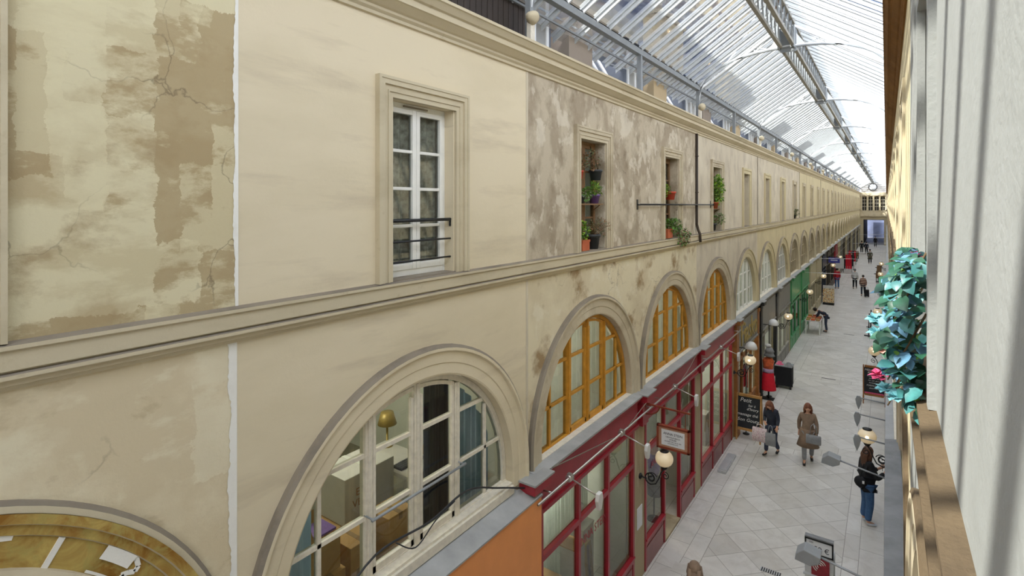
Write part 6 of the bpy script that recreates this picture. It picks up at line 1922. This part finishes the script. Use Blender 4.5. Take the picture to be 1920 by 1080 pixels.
# ------------------------------------------------------------------ the room behind the white arched window
FZ = 3.15
for (y0, y1, mat, nm) in ((2.38, 2.86, 'curtain_blue', 'light blue curtain at the left'), (4.86, 5.42, 'curtain_blue', 'light blue curtain at the right'), (4.42, 4.80, 'curtain_navy', 'dark navy curtain')):
    cyy = CY(1); Rr = R_IN - 0.08
    top = lambda y: Z_ARC + math.sqrt(max(0.01, Rr * Rr - (y - cyy) ** 2)) if abs(y - cyy) < Rr else Z_ARC
    c = curtain('curtain', 'L', 0.30 if mat != 'curtain_navy' else 0.42, y0, y1, FZ + .1, 0, mat, A1, 0.03, 5, (lambda y: EYE - 1.85) if mat == 'curtain_navy' else top)
    tag(c, nm)
def carton(x0, x1, y0, y1, z0, z1, label, mat='cardboard', patches=True, open_top=False):
    t = tag(empty('cardboard_box' if mat == 'cardboard' else 'storage_box', ((x0 + x1) / 2, (y0 + y1) / 2, z0)), label, 'box')
    mb = MB(); mb.box(x0, x1, y0, y1, z0, z1); mb.build('carton', mat, t, bevel=.006)
    mb = MB()
    w_ = min(.05, (y1 - y0) * .15)
    ym = (y0 + y1) / 2
    mb.box(x0 - .002, x1 + .002, ym - w_ / 2, ym + w_ / 2, z1 - .07, z1 + .003)
    mb.build('tape', 'cardboard_tape' if mat == 'cardboard' else 'white_paint', t)
    if patches:
        mb = MB()
        for q in (.22, .62): mb.box(x1, x1 + .003, y0 + (y1 - y0) * q, y0 + (y1 - y0) * (q + .17), z0 + (z1 - z0) * .2, z0 + (z1 - z0) * .62)
        mb.build('printed_patch', 'cardboard_tape', t)
    if open_top:
        mb = MB(); mb.add([(x0, y0, z1), (x0 + .04, y0 - .02, z1 + .13), (x1 - .04, y0 - .02, z1 + .13), (x1, y0, z1)], [(0, 1, 2, 3)]); mb.add([(x0, y0, z1), (x0 - .02, y0 + .04, z1 + .12), (x0 - .02, y1 - .04, z1 + .12), (x0, y1, z1)], [(0, 1, 2, 3)])
        mb.build('flaps', mat, t, fix=False)
        mb = MB(); mb.box(x0 + .03, x1 - .03, y0 + .03, y1 - .03, z1 - .001, z1 + .02); mb.build('contents', 'cloth_purple', t)
    return t
carton(-4.72, -4.36, 3.02, 3.36, FZ, FZ + .48, 'lower cardboard box of the stack at the left of the white window')
carton(-4.70, -4.40, 3.04, 3.33, FZ + .485, FZ + .86, 'open cardboard box on top of the stack at the left of the white window', open_top=True, patches=False)
carton(-4.75, -4.36, 3.42, 3.74, FZ, FZ + .62, 'cardboard box with brown patches standing right of the stack')
carton(-4.62, -4.30, 3.86, 4.2, FZ, FZ + .72, 'plain cardboard box in the middle of the white window', patches=False)
carton(-5.45, -4.95, 3.75, 4.45, FZ, FZ + .45, 'cardboard box underneath the big white box', patches=False)
wb = carton(-5.42, -4.92, 3.78, 4.5, FZ + .455, FZ + .98, 'big white box with faint writing behind the white arched window', mat='white_card', patches=False)
text('lettering', 'ECO\nVERRE', 0.12, 'mahogany_pale', wb, (-4.918, 4.05, FZ + .72), (PI / 2, 0, PI / 2), 0.001)
carton(-5.1, -4.85, 5.15, 5.42, FZ, FZ + .82, 'narrow tall cardboard box by the navy curtain', patches=False)
t = tag(empty('table', (-5.2, 4.95, FZ)), 'white table in the room behind the white arched window', 'table')
mb = MB(); mb.box(-5.75, -4.75, 4.56, 5.1, FZ + .70, FZ + .74); mb.build('tabletop', 'white_card', t)
for a in (-5.7, -4.8):
    for b in (4.6, 5.06): mb = MB(); mb.box(a - .025, a + .025, b - .025, b + .025, FZ, FZ + .7); mb.build('leg', 'white_paint', t)
t = tag(empty('keyboard', (-5.0, 4.85, FZ + .742)), 'black keyboard lying on the white table in the room', 'keyboard')
mb = MB(); mb.box(-5.08, -4.92, 4.62, 5.04, FZ + .742, FZ + .765); mb.build('case', 'cloth_black', t)
mb = MB()
for i in range(4):
    for j_ in range(12): mb.box(-5.07 + i * .037, -5.04 + i * .037, 4.635 + j_ * .033, 4.661 + j_ * .033, FZ + .765, FZ + .772)
mb.build('keys', 'pot_dark', t)
t = tag(empty('table_lamp', (-5.6, 5.0, FZ + .742)), 'table lamp with a yellow shade on the white table', 'lamp')
mb = MB(); mb.lathe([(.08, 0), (.07, .02), (.015, .04), (.015, .34)], (-5.6, 5.0, FZ + .742), 12); mb.build('base', 'gold_leaf', t)
mb = MB(); mb.lathe([(.13, .30), (.085, .46)], (-5.6, 5.0, FZ + .742), 16); mb.build('lamp_shade', 'gold_leaf', t)
t = tag(empty('chimneypiece', (-8.0, 6.9 - 1.2, FZ)), 'dark chimneypiece at the back of the room behind the white window', 'fireplace')
mb = MB(); mb.box(-8.18, -7.9, 4.6, 5.6, FZ, FZ + 1.1); mb.build('surround', 'pot_dark', t)
mb = MB(); mb.box(-8.18, -7.85, 4.5, 5.7, FZ + 1.1, FZ + 1.16); mb.build('mantel', 'slate', t)
t = tag(empty('cabinet', (-7.5, 3.2, FZ)), 'tall dark brown cupboard at the back of the room behind the white window', 'cupboard')
mb = MB(); mb.box(-8.15, -7.5, 2.3, 3.5, FZ, FZ + 2.0); mb.build('carcass', 'dark_shop', t)
for b in (2.33, 2.92): 
    mb = MB(); mb.box(-7.5, -7.47, b, b + .55, FZ + .06, FZ + 1.94); d = mb.build('door', 'brown_wood', t)
    mb = MB(); mb.ball((-7.45, b + (.48 if b < 2.5 else .07), FZ + 1.0), .025); mb.build('knob', 'gold_leaf', d)

# ------------------------------------------------------------------ things in the red shop's windows
def plinth(x, y, w_, h, label, mat='white_card'):
    t = tag(empty('display_plinth', (x, y, 0)), label, 'plinth')
    mb = MB(); mb.box(x - w_ / 2, x + w_ / 2, y - w_ / 2, y + w_ / 2, 0, h); mb.build('block', mat, t, bevel=.006)
    mb = MB(); mb.box(x - w_ / 2 - .01, x + w_ / 2 + .01, y - w_ / 2 - .01, y + w_ / 2 + .01, h, h + .025); mb.build('top', 'cardboard' if mat == 'white_card' and w_ < .4 else mat, t)
plinth(-4.6, 7.55, .36, 1.0, 'white plinth with brown top behind the lettered shop glass')
plinth(-4.5, 8.25, .32, 1.25, 'taller white plinth at the middle mullion of the first red shop')
plinth(-4.75, 8.95, .42, 1.2, 'broad white plinth at the right of the first red shop window', mat='filler_white')
t = tag(empty('vase', (-4.75, 8.95, 1.226)), 'white crumpled vase on the broad plinth in the red shop', 'vase')
mb = MB(); mb.lathe([(.07, 0), (.12, .06), (.13, .16), (.08, .26), (.10, .32)], (-4.75, 8.95, 1.226), 12); mb.build('vessel', 'paper', t)
def frame(x, y0, y1, h, label, lean=.25, col='white_paint', pic='dust_grey'):
    t = tag(empty('picture_frame', (x, (y0 + y1) / 2, .0)), label, 'picture')
    P = lambda y, z, e=0: (x - lean * z / h + e, y, z)
    mb = MB()
    for a, b in (((y0, .02), (y1, .02)), ((y1, .02), (y1, h)), ((y1, h), (y0, h)), ((y0, h), (y0, .02))): mb.bar(P(*a), P(*b), .05, .04)
    mb.build('frame', col, t)
    mb = MB(); mb.add([P(y0, .02, -.01), P(y1, .02, -.01), P(y1, h, -.01), P(y0, h, -.01), P(y0, .02, -.025), P(y1, .02, -.025), P(y1, h, -.025), P(y0, h, -.025)], [(0, 1, 2, 3), (7, 6, 5, 4), (0, 4, 5, 1), (3, 2, 6, 7), (0, 3, 7, 4), (1, 5, 6, 2)]); mb.build('picture', pic, t)
frame(-4.5, 6.3, 7.1, 1.25, 'nearest of the large framed pictures leaning in the red shop', col='stone_trim')
frame(-4.8, 6.35, 7.15, 1.5, 'middle of the large framed pictures leaning in the red shop')
frame(-5.1, 6.4, 7.2, 1.72, 'tallest framed picture leaning behind the others in the red shop')
frame(-4.35, 8.62, 8.8, 1.05, 'narrow gilt framed picture leaning against a plinth in the red shop', lean=.1, col='gold_leaf')
t = tag(empty('cabinet', (-5.0, 12.0, 0)), 'dark wooden cabinet inside the open door of the red shop', 'cabinet')
mb = MB(); mb.box(-5.3, -4.75, 11.5, 12.15, .06, .95); mb.build('carcass', 'dark_shop', t)
mb = MB(); mb.box(-5.35, -4.7, 11.45, 12.2, .95, 1.0); mb.build('worktop', 'brown_wood', t)
for b in (11.54, 11.84): mb = MB(); mb.box(-4.75, -4.73, b, b + .27, .12, .9); mb.build('door', 'brown_wood', t)
t = tag(empty('scarf_stand', (-4.35, 11.85, 0)), 'violet and pale scarves hung on a stand inside the open red door', 'stand')
mb = MB(); mb.tube([(-4.35, 11.85, 0), (-4.35, 11.85, 1.75)], .015, 6); mb.lathe([(.16, 0), (.15, .02), (.02, .04)], (-4.35, 11.85, 0), 12); mb.build('pole', 'iron_black', t)
mb = MB(); mb.lathe([(.04, .95), (.13, 1.1), (.15, 1.35), (.08, 1.55), (.03, 1.6)], (-4.35, 11.85, 0), 10); mb.build('violet_scarf', 'cloth_purple', t)
mb = MB(); mb.lathe([(.05, 1.5), (.11, 1.58), (.10, 1.75), (.04, 1.85)], (-4.35, 11.8, 0), 10); mb.build('pale_scarf', 'petal_salmon', t)
mb = MB(); mb.lathe([(.06, .5), (.17, .55), (.18, .9), (.05, 1.0)], (-4.35, 11.9, 0), 10); mb.build('dark_bag', 'cloth_black', t)
frame(-4.7, 15.0, 15.7, 1.5, 'brown framed picture leaning in the farthest red shop window', col='brown_wood', pic='dark_shop')
plinth(-4.6, 16.5, .4, .9, 'white plinth in the farthest red shop window')

# sheer curtains behind some of the red shop's panes
for (y0, y1, par) in ((J(2) + 2.5, J(2) + 3.5, red2), (J(2) + 1.9, J(2) + 2.42, red2), (J(3) + .35, J(3) + 1.35, red3), (J(3) + 2.5, J(3) + 3.5, red3), (J(4) + .35, J(4) + .9, red4), (J(5) + .5, J(5) + 3.0, oak5)):
    curtain('curtain', 'L', 0.9 if par is not oak5 else 0.45, y0, y1, 0.05, 2.95 if par is not oak5 else 2.45, 'curtain_sheer', par, 0.03, 9)
